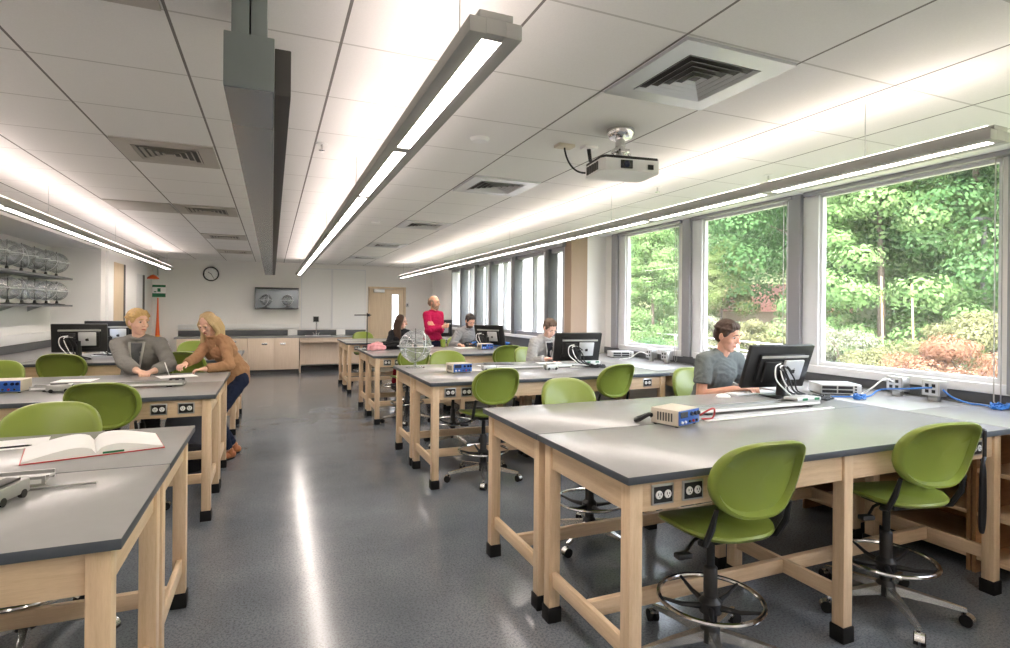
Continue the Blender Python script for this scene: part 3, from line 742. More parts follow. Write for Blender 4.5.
# open book
t = thing('open_book', 'thick open textbook with red cover edges on the nearest left island', 'book', (-.715, 2.965, TZ), R(15)); t.scale = (1.07, 1.07, 1.07)
def pages(sgn):
    b = MB(); top = []; n = 14; W, D = .225, .145
    lo, hi = [], []
    for i in range(n + 1):
        u = i / n; x = sgn * W * u; z = .009 + .032 * sin(pi * u ** .55)
        lo.append((x, .004)); hi.append((x, max(z, .0075)))
    a = [b.ring([(x, -D, z0), (x, -D, z1), (x, D, z1), (x, D, z0)]) for (x, z0), (_, z1) in zip(lo, hi)]
    b.skin(a); return b
for sgn, nm in ((-1, 'left_pages'), (1, 'right_pages')): pages(sgn).build(nm, MAT['paper'], t, smooth=50)
MB().box(-.230, .230, -.148, .148, 0, .0035, .001).build('cover', MAT['red'], t)
MB().box(.02, .09, -.1462, -.1455, .006, .014).build('green_insert', MAT['signgreen'], t, smooth=0)

# monitors
def apple_mark(parent, x, y, z, s, my):
    pts = []
    prof = [(0, .30), (.18, .36), (.36, .30), (.46, .16), (.40, .05), (.37, -.06), (.42, -.18), (.50, -.24), (.42, -.42), (.28, -.52), (.14, -.52), (0, -.47), (-.14, -.52), (-.28, -.52), (-.44, -.36), (-.52, -.12), (-.50, .12), (-.40, .28), (-.22, .35)]
    b = MB(); b.prism([(p * s, q * s) for p, q in prof], 0, .0012, tr(x, y, z) @ rot(x=pi / 2))
    b.prism([(.0 * s, .40 * s), (.06 * s, .56 * s), (.20 * s, .66 * s), (.18 * s, .50 * s), (.08 * s, .42 * s)], 0, .0012, tr(x, y, z) @ rot(x=pi / 2))
    return b.build('emblem', MAT['black'], parent, smooth=0)
def monitor(x, y, rz, tilt, label, hz=.215, w=.55, h=.335):
    # back faces local -y; screen faces +y
    t = thing('monitor', label, 'monitor', (x, y, TZ), rz, 'black monitors seen from behind')
    m = tr(0, .04, hz) @ rot(x=R(tilt))
    P = lambda: MB()
    b = P(); b.box(-w / 2, w / 2, -.018, .018, -h / 2, h / 2, .006); b.xf(m); hs = b.build('housing', MAT['black'], t)
    b = P(); b.box(-w / 2 + .018, w / 2 - .018, .0185, .0195, -h / 2 + .018, h / 2 - .018); b.xf(m); b.build('screen', MAT['screen'], t, smooth=0)
    b = P(); b.box(-.20, .20, -.045, -.0185, -.12, .11, .012); b.xf(m); b.build('rear_bulge', MAT['black'], t)
    b = P(); b.box(-.20, .22, -.05, -.0455, .085, .105, .002); b.xf(m); b.build('vent_strip', MAT['grey_metal'], t)
    b = P(); b.box(.0, .175, -.072, -.0505, -.085, .075, .008); b.xf(m); mini = b.build('small_computer', MAT['silver'], t)
    e = apple_mark(mini, .088, -.0722, -.01, .036, 0); e.data.transform(m)
    b = P(); b.box(-.17, -.02, -.072, -.0505, -.10, .065, .01); b.xf(m); b.build('mount_plate', MAT['black'], t)
    b = P(); b.box(-.06, .06, -.03, .03, 0, .012, .003); b.box(-.11, .11, -.08, .10, 0, .010, .004); b.tube([(0, 0, .01), (0, .0, .1), (0, -.02, hz - .03)], [.035, .03, .03], 12); b.build('stand', MAT['black'], t)
    for k, (dx, mt, r) in enumerate(((-.10, 'paper', .005), (-.06, 'paper', .005), (-.03, 'cable', .007), (.0, 'cable', .006), (-.08, 'cable', .006))):
        c = MB(); zz = hz - .02
        pts = [(dx + .02, -.085, zz + .05 - k * .02), (dx - .05, -.115, zz + .03), (dx - .05 + .02 * k, -.12, zz - .06), (dx + .03, -.13, .06), (dx + .07 + .03 * k, -.15, .012), (dx - .06, -.19, .010 + .004 * k), (dx + .10, -.2, .012), (dx + .14, -.13, .012)]
        ps = [V(p) for p in pts]; out = []
        for i in range(len(ps) - 1):
            p0, p1, p2, p3 = ps[max(i - 1, 0)], ps[i], ps[i + 1], ps[min(i + 2, len(ps) - 1)]
            for q in range(5):
                u = q / 5; out.append(.5 * ((2 * p1) + (p2 - p0) * u + (2 * p0 - 5 * p1 + 4 * p2 - p3) * u * u + (3 * p1 - p0 - 3 * p2 + p3) * u ** 3))
        c.tube(out, r, 6); c.build('rear_cable', MAT[mt], t)
    return t
monitor(3.50, 3.04, R(-6), 20, 'black monitor with silver computer on its back, beside the man in the grey T-shirt', .225, .57, .34)
monitor(3.20, 5.50, R(-10), 18, 'black monitor with silver computer on its back, beside the young man in the light hoodie')
monitor(3.26, 8.50, R(-54), 16, 'black monitor with silver computer on its back, beside the bearded man')
monitor(-2.10, 8.0, 0, 6, 'black monitor left of the blond man on the third left island', .25)
monitor(-1.93, 8.62, R(4), 6, 'black monitor partly hidden behind the blond man\'s shoulder', .27)
monitor(3.08, 10.75, R(-15), 8, 'dark monitor behind the man in the red shirt', .25, .5)
k = thing('keyboard', 'white keyboard under the hands of the man in the grey T-shirt', 'keyboard', (3.40, 3.235, TZ), R(4))
MB().box(-.21, .21, -.058, .058, 0, .011, .003).build('keyboard_base', MAT['silver'], k)
b = MB()
for i in range(14):
    for j in range(5): b.box(-.2 + i * .0286, -.2 + i * .0286 + .024, -.05 + j * .02, -.05 + j * .02 + .016, .0112, .0145)
b.build('keys', MAT['paper'], k, smooth=0)
b = MB(); b.ball((0, 0, .0), (.03, .055, .026)); bmesh.ops.bisect_plane(b.bm, geom=b.bm.verts[:] + b.bm.edges[:] + b.bm.faces[:], plane_co=(0, 0, 0), plane_no=(0, 0, -1), clear_outer=True)
o = b.build('computer_mouse', MAT['paper'], None, (3.07, 3.17, TZ), R(60)); tag(o, 'white computer mouse left of the keyboard on the nearest right island', 'mouse')

# interface boxes and pedestal outlets on the window counter
def iface(x, y, rz, label):
    t = thing('interface_box', label, 'interface box', (x, y, TZ), rz, 'data interface boxes')
    MB().box(-.15, .15, -.11, .11, .008, .082, .004).build('case', MAT['silver'], t)
    p = MB().box(-.146, .146, -.1145, -.1105, .012, .078, .001).build('front_panel', MAT['grey_metal'], t)
    for i in range(2):
        for j in range(2): MB().box(-.135 + i * .115, -.03 + i * .115, -.1165, -.1148, .018 + j * .03, .040 + j * .03, .001).build('port_row', MAT['black'], p)
    for i in range(3): MB().cyl((.105, -.1145, .022 + i * .022), (.105, -.121, .022 + i * .022), .007).build('jack', MAT['black'], p)
    f = MB()
    for sx in (-.13, .13):
        for sy in (-.09, .09): f.cyl((sx, sy, 0), (sx, sy, .009), .01)
    f.build('feet', MAT['rubber'], t)
iface(4.06, 3.03, R(-30), 'silver interface box with black ports right of the nearest monitor')
iface(4.38, 6.40, R(-15), 'silver interface box on the window counter below the third window')
def pedestal(x, y, label):
    t = thing('outlet_pedestal', label, 'outlet', (x, y, TZ), 0, 'silver outlet pedestals')
    b = MB(); b.box(-.022, .022, -.03, .03, 0, .036, .002); b.build('post', MAT['steel'], t)
    MB().box(-.045, .045, -.06, .06, .0365, .145, .004).build('box', MAT['steel'], t)
    p = MB().box(-.049, -.0455, -.05, .05, .045, .137, .001).build('socket_plate', MAT['silver'], t)
    for dy in (-.022, .022):
        for dz in (.07, .112): MB().box(-.0505, -.0492, dy - .012, dy + .012, dz - .012, dz + .012).build('socket', MAT['black'], p, smooth=0)
pedestal(4.43, 2.78, 'silver outlet pedestal with white plug below the nearest window, left of two')
pedestal(4.42, 2.52, 'silver outlet pedestal below the nearest window, right of two')
pedestal(4.44, 5.80, 'silver outlet pedestal below the second window, left of two')
pedestal(4.44, 5.50, 'silver outlet pedestal below the second window, right of two')
lead('white_cable', [(4.37, 2.78, 1.03), (4.30, 2.80, 1.05), (4.22, 2.84, .98), (4.20, 2.90, .93), (4.12, 2.86, .93), (4.0, 2.85, .93)], MAT['paper'], .007, 'white cable from the left pedestal below the nearest window', 'cable')
lead('blue_cable', [(4.36, 2.50, 1.02), (4.30, 2.62, 1.0), (4.26, 2.80, .97), (4.14, 2.80, .93), (4.0, 2.80, .93), (3.85, 2.86, .93), (3.70, 2.90, .93)], MAT['bluecable'], .006, 'blue cable from the right pedestal to the nearest monitor', 'cable')
lead('blue_cable', [(4.40, 2.455, 1.01), (4.42, 2.40, .96), (4.46, 2.32, .93), (4.47, 2.26, .93), (4.45, 2.18, .93)], MAT['bluecable'], .006, 'blue cable running from the right pedestal toward the right edge', 'cable')
lead('white_cable', [(4.385, 5.80, 1.0), (4.30, 5.86, 1.03), (4.22, 5.95, .95), (4.1, 6.0, .93)], MAT['paper'], .007, 'white cable from the left pedestal below the second window', 'cable')
lead('black_cable', [(3.86, 2.95, .93), (3.75, 2.80, .93), (3.62, 2.85, .93), (3.55, 2.75, .93)], MAT['cable'], .005, 'black cable behind the nearest monitor stand', 'cable')
def coil(x, y, mat, r, label, turns=6, rad=.05, z=TZ):
    b = MB(); rr = random.Random(label); n = turns * 14; pts = []
    for i in range(n):
        a = 2 * pi * i / 14; q = rad * (.75 + .3 * rr.random()); pts.append((q * 1.5 * cos(a) + .01 * rr.random(), q * .8 * sin(a), r + .001 + .035 * abs(sin(i * .37)) * rr.random()))
    b.tube(pts, r, 6); return tag(b.build('cable_coil', mat, None, (x, y, z)), label, 'cable', 'coiled cables')
coil(4.44, 2.14, MAT['bluecable'], .006, 'coil of blue cable on the counter at the right edge')
coil(3.93, 2.74, MAT['bluecable'], .006, 'small coil of blue cable right of the interface box', 4, .035)
coil(3.62, 2.82, MAT['cable'], .006, 'tangle of black cable behind the nearest monitor stand', 7, .06)
coil(3.30, 5.25, MAT['cable'], .007, 'tangle of black cable behind the second monitor', 6, .06)
# lead pile in front of the far splash
for k, (mt, lab) in enumerate((('bluecable', 'pile of blue leads by the far window behind the bearded man\'s monitor'), ('cable', 'pile of black leads by the far window behind the bearded man\'s monitor'))):
    b = MB(); rr = random.Random(k)
    for j in range(14):
        cx, cy = rr.uniform(-.3, .3), rr.uniform(-.12, .12); pts = []
        for i in range(22):
            a = i * .55 + j; q = .06 + .05 * rr.random(); pts.append((cx + q * 1.6 * cos(a), cy + q * sin(a), .014 + .10 * (1 - abs(cx) / .4) * abs(sin(i * .5 + j))))
        b.tube(pts, .011, 6)
    tag(b.build('lead_pile', MAT[mt], None, (3.44, 8.95 + .03 * k, TZ)), lab, 'cables', 'piled leads')
t = thing('speaker_pair', 'small dark desk speaker on the window counter behind the man in the grey T-shirt', 'speaker', (4.42, 4.33, TZ), R(-50))
MB().box(-.10, .10, -.06, .06, 0, .15, .006).build('cabinet', MAT['grey_metal'], t)
for x in (-.045, .045): MB().lathe([(.0, -.004), (.03, .004), (.036, .0)], m=rot(x=pi / 2), c=(x, -.061, .08)).build('cone', MAT['black'], t)

# clear celestial globes
def globe(label, x, y, z, r=.175, stand=True, rz=0, group='clear celestial globes'):
    t = thing('clear_globe', label, 'globe', (x, y, z), rz, group)
    cz = r + .06
    MB().ball((0, 0, cz), r, u=32, v=20).build('sphere', MAT['acrylic'], t, smooth=180)
    b = MB(); n = 36
    b.skin([b.ring([((r + .022) * cos(2 * pi * k / n), (r + .022) * sin(2 * pi * k / n), cz - .004) for k in range(n)]), b.ring([((r + .022) * cos(2 * pi * k / n), (r + .022) * sin(2 * pi * k / n), cz + .004) for k in range(n)]),
            b.ring([((r + .002) * cos(2 * pi * k / n), (r + .002) * sin(2 * pi * k / n), cz + .004) for k in range(n)]), b.ring([((r + .002) * cos(2 * pi * k / n), (r + .002) * sin(2 * pi * k / n), cz - .004) for k in range(n)])], loop=True)
    b.build('horizon_ring', MAT['silver'], t)
    b = MB(); b.tube([((r + .006) * sin(2 * pi * k / n) * .25, (r + .006) * cos(2 * pi * k / n), cz + (r + .006) * sin(2 * pi * k / n) * .97) for k in range(n)], .004, 6, loop=True); b.build('meridian_ring', MAT['silver'], t)
    b = MB(); b.tube([((r - .004) * cos(2 * pi * k / n), (r - .004) * sin(2 * pi * k / n) * .92, cz + (r - .004) * sin(2 * pi * k / n) * .39) for k in range(n)], .003, 6, loop=True); b.build('ecliptic_band', MAT['steel'], t)
    b = MB(); b.cyl((0, 0, .01), (0, 0, cz + r + .015), .004); b.ball((0, 0, cz), .022); b.build('axis', MAT['black'], t)
    b = MB(); b.lathe([(.0, 0), (.10, 0), (.105, .006), (.06, .012), (.02, .02), (.014, .055), (.0, .058)], n=24); b.build('stand', MAT['acrylic'] if stand else MAT['black'], t)
    return t
globe('large clear globe with a horizon ring on the second right island', 1.42, 5.88, TZ, .172, True, R(20))
def wall_shelf(x, y, z, L, D, label, along='y'):
    t = thing('wall_shelf', label, 'shelf', (x, y, z), 0, 'wall shelves for globes')
    if along == 'y':
        MB().box(0, D, 0, L, -.028, 0, .002).build('shelf_board', MAT['splash'], t)
        for q in [.1 + i * .9 for i in range(int(L / .9) + 1)]: MB().prism([(0, -.028), (D * .5, -.028), (0, -.10)], -.008, .008, tr(0, q, 0) @ rot(x=pi / 2)).build('bracket', MAT['steel'], t, smooth=0)
    else:
        MB().box(0, L, -D, 0, -.025, 0, .002).build('shelf_board', MAT['black'], t)
        for q in (.1, L - .1): MB().box(q - .008, q + .008, -D * .8, 0, -.035, -.0255).build('bracket', MAT['steel'], t, smooth=0)
    return t
wall_shelf(XL + .001, 5.2, 1.975, 5.3, .33, 'upper long dark shelf on the left-hand wall')
wall_shelf(XL + .001, 5.2, 1.565, 5.3, .33, 'lower long dark shelf on the left-hand wall')
for j, (z, nm) in enumerate(((1.976, 'upper'), (1.566, 'lower'))):
    for i in range(7):
        globe('%s clear globe from the right on the %s left-wall shelf' % (('rightmost', 'second', 'third', 'fourth', 'fifth', 'sixth', 'seventh')[i], nm) if i else 'rightmost clear globe on the %s left-wall shelf' % nm,
              XL + .195, 10.25 - i * .42 + .03 * j, z, (.15 if j == 0 else .135), False, i * 1.3, 'clear globes on the left-wall shelves')
for j, (z, nm) in enumerate(((1.976, 'upper'), (1.566, 'lower'))):
    t = MB().box(-.13, .13, -.25, .25, 0, .13, .006).build('cardboard_box', MAT['paper'], None, (XL + .17, 7.0, z)); tag(t, 'white box at the left end of the %s globe shelf' % nm, 'box', 'white boxes on the shelves')
ws = thing('wall_shelf', 'small black-edged shelf box on the back wall holding two globes', 'shelf', (-.38, YB - .001, 1.53))
MB().box(0, .975, -.34, 0, -.012, .012, .002).build('shelf_board', MAT['black'], ws)
MB().box(0, .975, -.34, 0, .478, .502, .002).build('top_board', MAT['black'], ws)
MB().box(0, .975, -.012, 0, .0125, .4775).build('back_panel', MAT['mirror'], ws, smooth=0)
for x in (0, .963): MB().box(x, x + .012, -.34, -.0125, .0125, .4775).build('side_panel', MAT['acrylic'], ws, smooth=0)
globe('left clear globe in the black-edged shelf on the back wall', -.14, YB - .19, 1.543, .13, False, .4, 'globes in the back wall shelf')
globe('right clear globe in the black-edged shelf on the back wall', .34, YB - .19, 1.543, .13, False, 1.2, 'globes in the back wall shelf')

# clock, shower, sign
t = thing('wall_clock', 'round black-rimmed wall clock on the back wall', 'clock', (-1.335, YB - .001, 2.33))
m = rot(x=pi / 2)
MB().lathe([(.0, .0), (.165, 0), (.17, .01), (.17, .04), (.148, .045), (.143, .02), (.0, .018)], m=m, n=40).build('rim', MAT['black'], t)
MB().lathe([(.0, .022), (.1425, .0215), (.1425, .0205)], m=m, n=40).build('dial', MAT['paper'], t)
h = MB()
for a, L, w in ((R(-55), .08, .005), (R(150), .115, .004)):
    h.xf(M4()); q = MB(); 
    d = V((sin(a), 0, cos(a))); h.tube([V((0, -.026, 0)) - d * .02, V((0, -.026, 0)) + d * L], w, 6)
for k in range(12): a = k * pi / 6; d = V((sin(a), 0, cos(a))); h.tube([V((0, -.024, 0)) + d * .115, V((0, -.024, 0)) + d * .132], .003, 5)
h.build('hands_and_marks', MAT['black'], t)
t = thing('safety_shower', 'orange safety shower with pull handle in the back left corner', 'shower', (XS + .13, YB - .12, 0))
MB().tube([(0, 0, ZC - .002), (0, 0, 2.26), (0, -.06, 2.24), (-.0, -.56, 2.235)], .02, 10).build('supply_pipe', MAT['steel'], t)
MB().box(-.02, .02, .0, .119, 1.93, 1.96).build('wall_bracket', MAT['steel'], t, smooth=0)
MB().lathe([(.02, .09), (.05, .075), (.112, .02), (.12, .0), (.0, .0)], c=(-.0, -.58, 2.15), n=24).build('shower_head', MAT['orange'], t)
MB().tube([(0, 0, 1.75), (0, -.01, 1.2), (0, -.01, .9)], [.012, .028, .045], 12).build('pull_cover', MAT['orange'], t)
MB().tube([(0, -.01, .9), (0, -.01, .7), (.0, -.01, .55)], [.045, .04, .02], 12).build('pull_handle', MAT['amber'], t)
t = thing('safety_sign', 'green and white safety shower sign below the orange shower head', 'sign', (XS + .16, YB - .17, 1.765))
MB().box(-.13, .13, -.012, 0, 0, .275, .002).build('sign_board', MAT['white'], t)
MB().box(-.13, .13, -.0145, -.0125, 0, .085).build('green_band', MAT['signgreen'], t, smooth=0)
MB().box(-.13, .13, -.0145, -.0125, .225, .275).build('dark_band', MAT['signgreen'], t, smooth=0)
g = MB(); g.box(-.03, .03, -.0142, -.0125, .12, .2); g.box(-.10, -.05, -.0142, -.0125, .11, .13); g.build('pictogram', MAT['signgreen'], t, smooth=0)
MB().box(-.02, .02, 0, .155, .1, .12).build('bracket', MAT['steel'], t)

t = thing('light_switch', 'small dark wall switch right of the back door', 'switch', (3.34, YB - .001, 1.66))
MB().box(-.04, .04, -.01, 0, -.06, .06, .002).build('switch_plate', MAT['steel'], t)
MB().box(-.016, .016, -.014, -.0102, -.03, .03, .001).build('rocker', MAT['black'], t)
# other bench things
t = thing('support_stand', 'thin black T-shaped support stand on the third right island', 'stand', (1.33, 8.60, TZ))
MB().box(-.06, .06, -.09, .09, 0, .012, .003).build('base', MAT['black'], t)
MB().cyl((0, 0, .012), (0, 0, .56), .007).build('rod', MAT['black'], t)
b = MB(); b.cyl((-.19, 0, .53), (.06, 0, .53), .008); b.box(.0, .035, -.02, .02, .51, .55, .003); b.build('cross_arm', MAT['black'], t)
t = thing('cup', 'green drinking cup in front of the man in the red shirt', 'cup', (2.62, 8.93, TZ))
MB().lathe([(.0, 0), (.036, 0), (.045, .13), (.042, .13), (.034, .006), (.0, .006)], n=24).build('cup_body', MAT['green'], t)
o = MB().lathe([(.034, .06), (.0, .06)], n=20).build('drink', MAT['signgreen'], t)
def heap(name, mat, c, r, label, cat, seed, amp=.25):
    b = MB(); g = bmesh.ops.create_icosphere(b.bm, subdivisions=4, radius=1); rr = random.Random(seed); ph = [rr.uniform(0, 6) for _ in range(6)]
    for v in g['verts']:
        p = v.co; f = 1 + amp * (.5 * sin(5 * p.x + ph[0]) * sin(4 * p.y + ph[1]) + .35 * sin(9 * p.y + 6 * p.z + ph[2]) + .25 * sin(13 * p.x - 8 * p.y + ph[3]))
        v.co = V((p.x * r[0] * f, p.y * r[1] * f, max(-.35, p.z) * r[2] * f + .3 * r[2]))
    lo = min(v.co.z for v in b.bm.verts)
    for v in b.bm.verts: v.co.z -= lo
    return tag(b.build(name, mat, None, c, smooth=180), label, cat)
heap('jacket', fabric('black_cloth', (30, 30, 32)), (1.78, 8.72, TZ), (.27, .17, .085), 'black jacket heaped on the third right island in front of the dark-haired woman', 'jacket', 3)
heap('pink_scarf', fabric('pink_cloth', (232, 168, 172)), (1.46, 8.50, TZ), (.13, .07, .085), 'pink and white cloth bundle beside the black jacket', 'scarf', 5)
# backpack under the second left island
t = thing('backpack', 'black and grey backpack standing under the second left island', 'backpack', (-.70, 5.88, 0), R(3))
def soft(r, e, c, n=28, m=14):
    b = MB(); rings = []
    for i in range(m + 1):
        ph = -pi / 2 + pi * i / m; cz = sin(ph); q = max(cos(ph), .001)
        z = c[2] + r[2] * (abs(cz) ** (2 / e)) * (1 if cz >= 0 else -1); k = q ** (2 / e)
        rings.append(b.ring([(c[0] + r[0] * k * abs(cos(a)) ** (2 / e) * (1 if cos(a) >= 0 else -1), c[1] + r[1] * k * abs(sin(a)) ** (2 / e) * (1 if sin(a) >= 0 else -1), z) for a in [2 * pi * j / n for j in range(n)]]))
    return b.skin(rings)
soft((.20, .12, .31), 3.4, (0, 0, .312)).build('bag_body', fabric('bag_black', (92, 94, 102)), t, smooth=70)
soft((.15, .05, .13), 3.2, (0, -.13, .18)).build('front_pocket', fabric('bag_grey', (44, 44, 48)), t, smooth=70)
b = MB(); b.tube([(-.05, .05, .61), (-.03, .05, .66), (.03, .05, .66), (.05, .05, .61)], .01); b.build('grab_handle', MAT['black'], t)
for sx in (-1, 1): MB().tube([(sx * .08, .09, .58), (sx * .11, .16, .45), (sx * .11, .14, .25), (sx * .12, .10, .08)], .018).build('shoulder_strap', MAT['black'], t)
lead('hanging_cord', [(3.50, 1.765, .845), (3.50, 1.75, .80), (3.46, 1.74, .74), (3.45, 1.74, .55), (3.46, 1.745, .42), (3.49, 1.75, .40), (3.505, 1.75, .5), (3.50, 1.75, .70), (3.48, 1.75, .78)], MAT['cable'], .010, 'black cord loop hanging at the window end of the nearest right island', 'cord')
# ------------------------------------------------------------------ people
from mathutils import noise as NZ
def union(mb, voxel, mat, name, parent, it=4, fac=.5, fold=0):
    bmesh.ops.recalc_face_normals(mb.bm, faces=mb.bm.faces[:])
    me = bpy.data.meshes.new('tmp'); mb.bm.to_mesh(me); mb.bm.free()
    o = bpy.data.objects.new('tmp', me); C.objects.link(o)
    r = o.modifiers.new('r', 'REMESH'); r.mode = 'VOXEL'; r.voxel_size = voxel; r.adaptivity = 0
    if it: s = o.modifiers.new('s', 'SMOOTH'); s.factor = fac; s.iterations = it
    dg = bpy.context.evaluated_depsgraph_get(); dg.update()
    m2 = bpy.data.meshes.new_from_object(o.evaluated_get(dg), depsgraph=dg)
    bpy.data.objects.remove(o); bpy.data.meshes.remove(me)
    if fold:
        nn = [v.normal.copy() for v in m2.vertices]; cc = []
        for v, nv in zip(m2.vertices, nn):
            p = v.co.copy(); q = NZ.noise(V((p.x * 13, p.y * 13, p.z * 26 + 4 * NZ.noise(p * 7)))) + .5 * NZ.noise(p * 34)
            cc.extend(p + nv * q * fold)
        m2.vertices.foreach_set('co', cc); m2.update()
    m2.name = name; m2.materials.clear(); m2.materials.append(mat)
    m2.polygons.foreach_set('use_smooth', [True] * len(m2.polygons))
    return link(m2, name, parent)
def ik(S, W, a, b, pole):
    d = W - S; L = min(d.length, (a + b) * .985); t = d.normalized()
    x = (a * a - b * b + L * L) / (2 * L); h = math.sqrt(max(a * a - x * x, 1e-6))
    p = pole - t * pole.dot(t); p = p.normalized() if p.length > 1e-6 else V((0, 0, -1))
    return S + t * x + p * h, S + t * L
def person(label, loc, rz, stand=False, hip=.70, lean=15, bend=1.0, side=0, hy=0, hp=0, hands=None, poles=None, palm=None, skin='skin', top='tee', topmat=None,
           legmat=None, hairmat=None, hair='short', beard=None, sc=1.0, female=False, feet=None, shoe=None, vox=.006, under=None, curl=(18, 30, 22), knee=None):
    root = thing('person', label, 'person', loc, rz)
    inv = root.matrix_basis.inverted()
    D = lambda a, s_=1.0: (rot(y=R(side)) @ V((0, sin(R(a)), cos(R(a))))) * s_ * sc
    H = V((0, 0, hip)); Wst = H + D(lean * .6, .20); Ch = Wst + D(lean, .17); ShC = Ch + D(lean * 1.1, .125); Nk = ShC + D(lean * 1.1 * bend, .055)
    hw = (.150 if female else .170) * sc; lat = rot(y=R(side)) @ V((1, 0, 0))
    Hc = Nk + D(lean * .9 * bend + max(0, -hp) * .35, .138)
    rotT = rot(y=R(side)) @ rot(x=-R(lean)); rotT3 = rotT.to_3x3()
    a_, b__ = .285 * sc, .255 * sc
    arms = []
    for k, sx in enumerate((-1, 1)):                       # -1 left hand, +1 right hand (facing +y)
        S = ShC + lat * sx * hw - V((0, 0, .015)); W = inv @ V(hands[k])
        pole = V(poles[k]) if poles else V((sx * .55, -.45, -.75))
        E, W = ik(S, W, a_, b__, pole); arms.append((sx, S, E, W))
    # ---- legs
    legs = []
    for k, sx in enumerate((-1, 1)):
        J = H + V((sx * .088 * sc, 0, -.02))
        if stand:
            A = inv @ V(feet[k]); A.z = .085; Kn, A2 = ik(J, A, .43 * sc, .43 * sc, V((0, 1, 0))); A = A2
        else:
            Kn = J + V((sx * .07, .40 * sc, -.05)); A = Kn + V((0, -.16, -.335 * sc))
            if knee: Kn += V(knee); A += V(knee) * .6
        legs.append((sx, J, Kn, A))
    def torso(mb, g, hem=0.0, low=True):
        if low: mb.ball(H + V((0, 0, .02)), (((.140 if female else .155) + g) * sc, (.115 + g) * sc, (.12 + g) * sc))
        for P, rx, ry, rz_ in ((Wst, .142 if not female else .125, .108, .15), (Ch, .165 if not female else .145, .118, .165)):
            mb.ball(P, ((rx + g) * sc, (ry + g) * sc, (rz_ + g) * sc), rotT3, 20, 14)
        mb.ball((H + Wst) / 2, ((.145 + g) * sc, (.108 + g) * sc, (.14 if low else .07) * sc), rotT3)
        mb.ball(ShC - D(lean, .035), ((.128 + g) * sc, (.082 + g) * sc, (.07 + g) * sc), rotT3)
        for sx in (-1, 1): mb.cap(Nk - D(lean, .02) + lat * sx * .02, ShC + lat * sx * hw * .85 - V((0, 0, .012)), (.040 + g) * sc, (.046 + g) * sc)
        if female:
            for sx in (-1, 1): mb.ball(Ch + rotT3 @ V((sx * .065, .085, .01)), (.062 + g, .055 + g, .06 + g))
    # ---- body, one surface
    b = MB(); torso(b, 0)
    b.cap(ShC - D(lean, .02), Hc - D(lean, .045), .057 * sc * (.88 if female else 1), .053 * sc * (.85 if female else 1))
    Rh = rot(z=R(hy)) @ rot(x=R(hp)) ; R3 = Rh.to_3x3(); hd = lambda *p: Hc + R3 @ (V(p) * sc)
    hs = sc * (.96 if female else 1.0)
    for c, r in (((0, -.012, .035), (.074, .093, .092)), ((0, .012, .0), (.066, .078, .085)), ((0, .034, -.045), (.054, .052, .062)), ((0, .062, -.088), (.026, .022, .022)), ((0, .070, -.048), (.026, .022, .024)),
                 ((-.036, .058, -.018), (.024, .022, .024)), ((.036, .058, -.018), (.024, .022, .024)), ((-.03, .078, .036), (.026, .013, .009)), ((.03, .078, .036), (.026, .013, .009)),
                 ((-.076, -.008, .0), (.010, .020, .030)), ((.076, -.008, .0), (.010, .020, .030))):
        b.ball(hd(*c), (r[0] * hs, r[1] * hs, r[2] * hs), R3)
    b.cap(hd(0, .086, .024), hd(0, .108, -.014), .008 * sc, .0125 * sc); b.cap(hd(-.012, .094, -.018), hd(.012, .094, -.018), .008 * sc, .008 * sc)
    for k, (sx, S, E, W) in enumerate(arms):
        w = .88 if female else 1.0
        b.cap(ShC + lat * sx * hw * .45, S, .045 * sc, .048 * sc * w); b.cap(S, E, .046 * sc * w, .041 * sc * w)
        M = E.lerp(W, .3); b.cap(E, M, .041 * sc * w, .043 * sc * w); b.cap(M, W, .043 * sc * w, .027 * sc * w)
        f = (W - E); n = V(palm[k]) if palm else V((0, 0, -1)); 
        if not palm: f.z *= .35
        f.normalize(); n = (n - f * n.dot(f)).normalized(); s_ = f.cross(n) if sx > 0 else n.cross(f)
        hk = .92 * sc if not female else .84 * sc
        for off in (-.030, -.010, .011, .030): b.cap(W + f * .005 * hk + s_ * off * .55 * hk, W + (f * .085 + s_ * off) * hk, .014 * hk, .0125 * hk, 10)
        b.cap(W - f * .01, W + f * .03 * hk, .026 * hk, .024 * hk)
        for off, ln in ((.031, .068), (.0105, .077), (-.0105, .071), (-.0305, .056)):
            p = W + (f * .088 + s_ * off) * hk; an = 0; rr = .0092 * hk
            for q, (fr, cu) in enumerate(((.45, curl[0]), (.31, curl[1]), (.24, curl[2]))):
                an += R(cu * (1 + .12 * off / .03)); d = f * cos(an) + n * sin(an); p2 = p + d * ln * fr * hk * 1.05
                b.cap(p, p2, rr, rr * .9, 10, 3); p = p2; rr *= .9
        p = W + (f * .025 + s_ * .024) * hk; p2 = p + (f * .62 + s_ * .68 + n * .35).normalized() * .042 * hk; p3 = p2 + (f * .9 + s_ * .05 + n * .42).normalized() * .034 * hk
        b.cap(p, p2, .0125 * hk, .0105 * hk, 10, 3); b.cap(p2, p3, .0105 * hk, .0085 * hk, 10, 3)
    for sx, J, Kn, A in legs:
        b.cap(J, Kn, .078 * sc, .052 * sc); m_ = Kn.lerp(A, .3); b.cap(Kn, m_, .052 * sc, .054 * sc); b.cap(m_, A, .054 * sc, .034 * sc)
        fd = V((sx * .12, 1, 0)).normalized(); b.cap(A + V((0, 0, -.045)) - fd * .03, A + V((0, 0, -.055)) + fd * .13, .034 * sc, .026 * sc)
    union(b, min(vox, .0055), MAT[skin], 'body', root, 3)
    # ---- face details
    e = MB(); ir = MB()
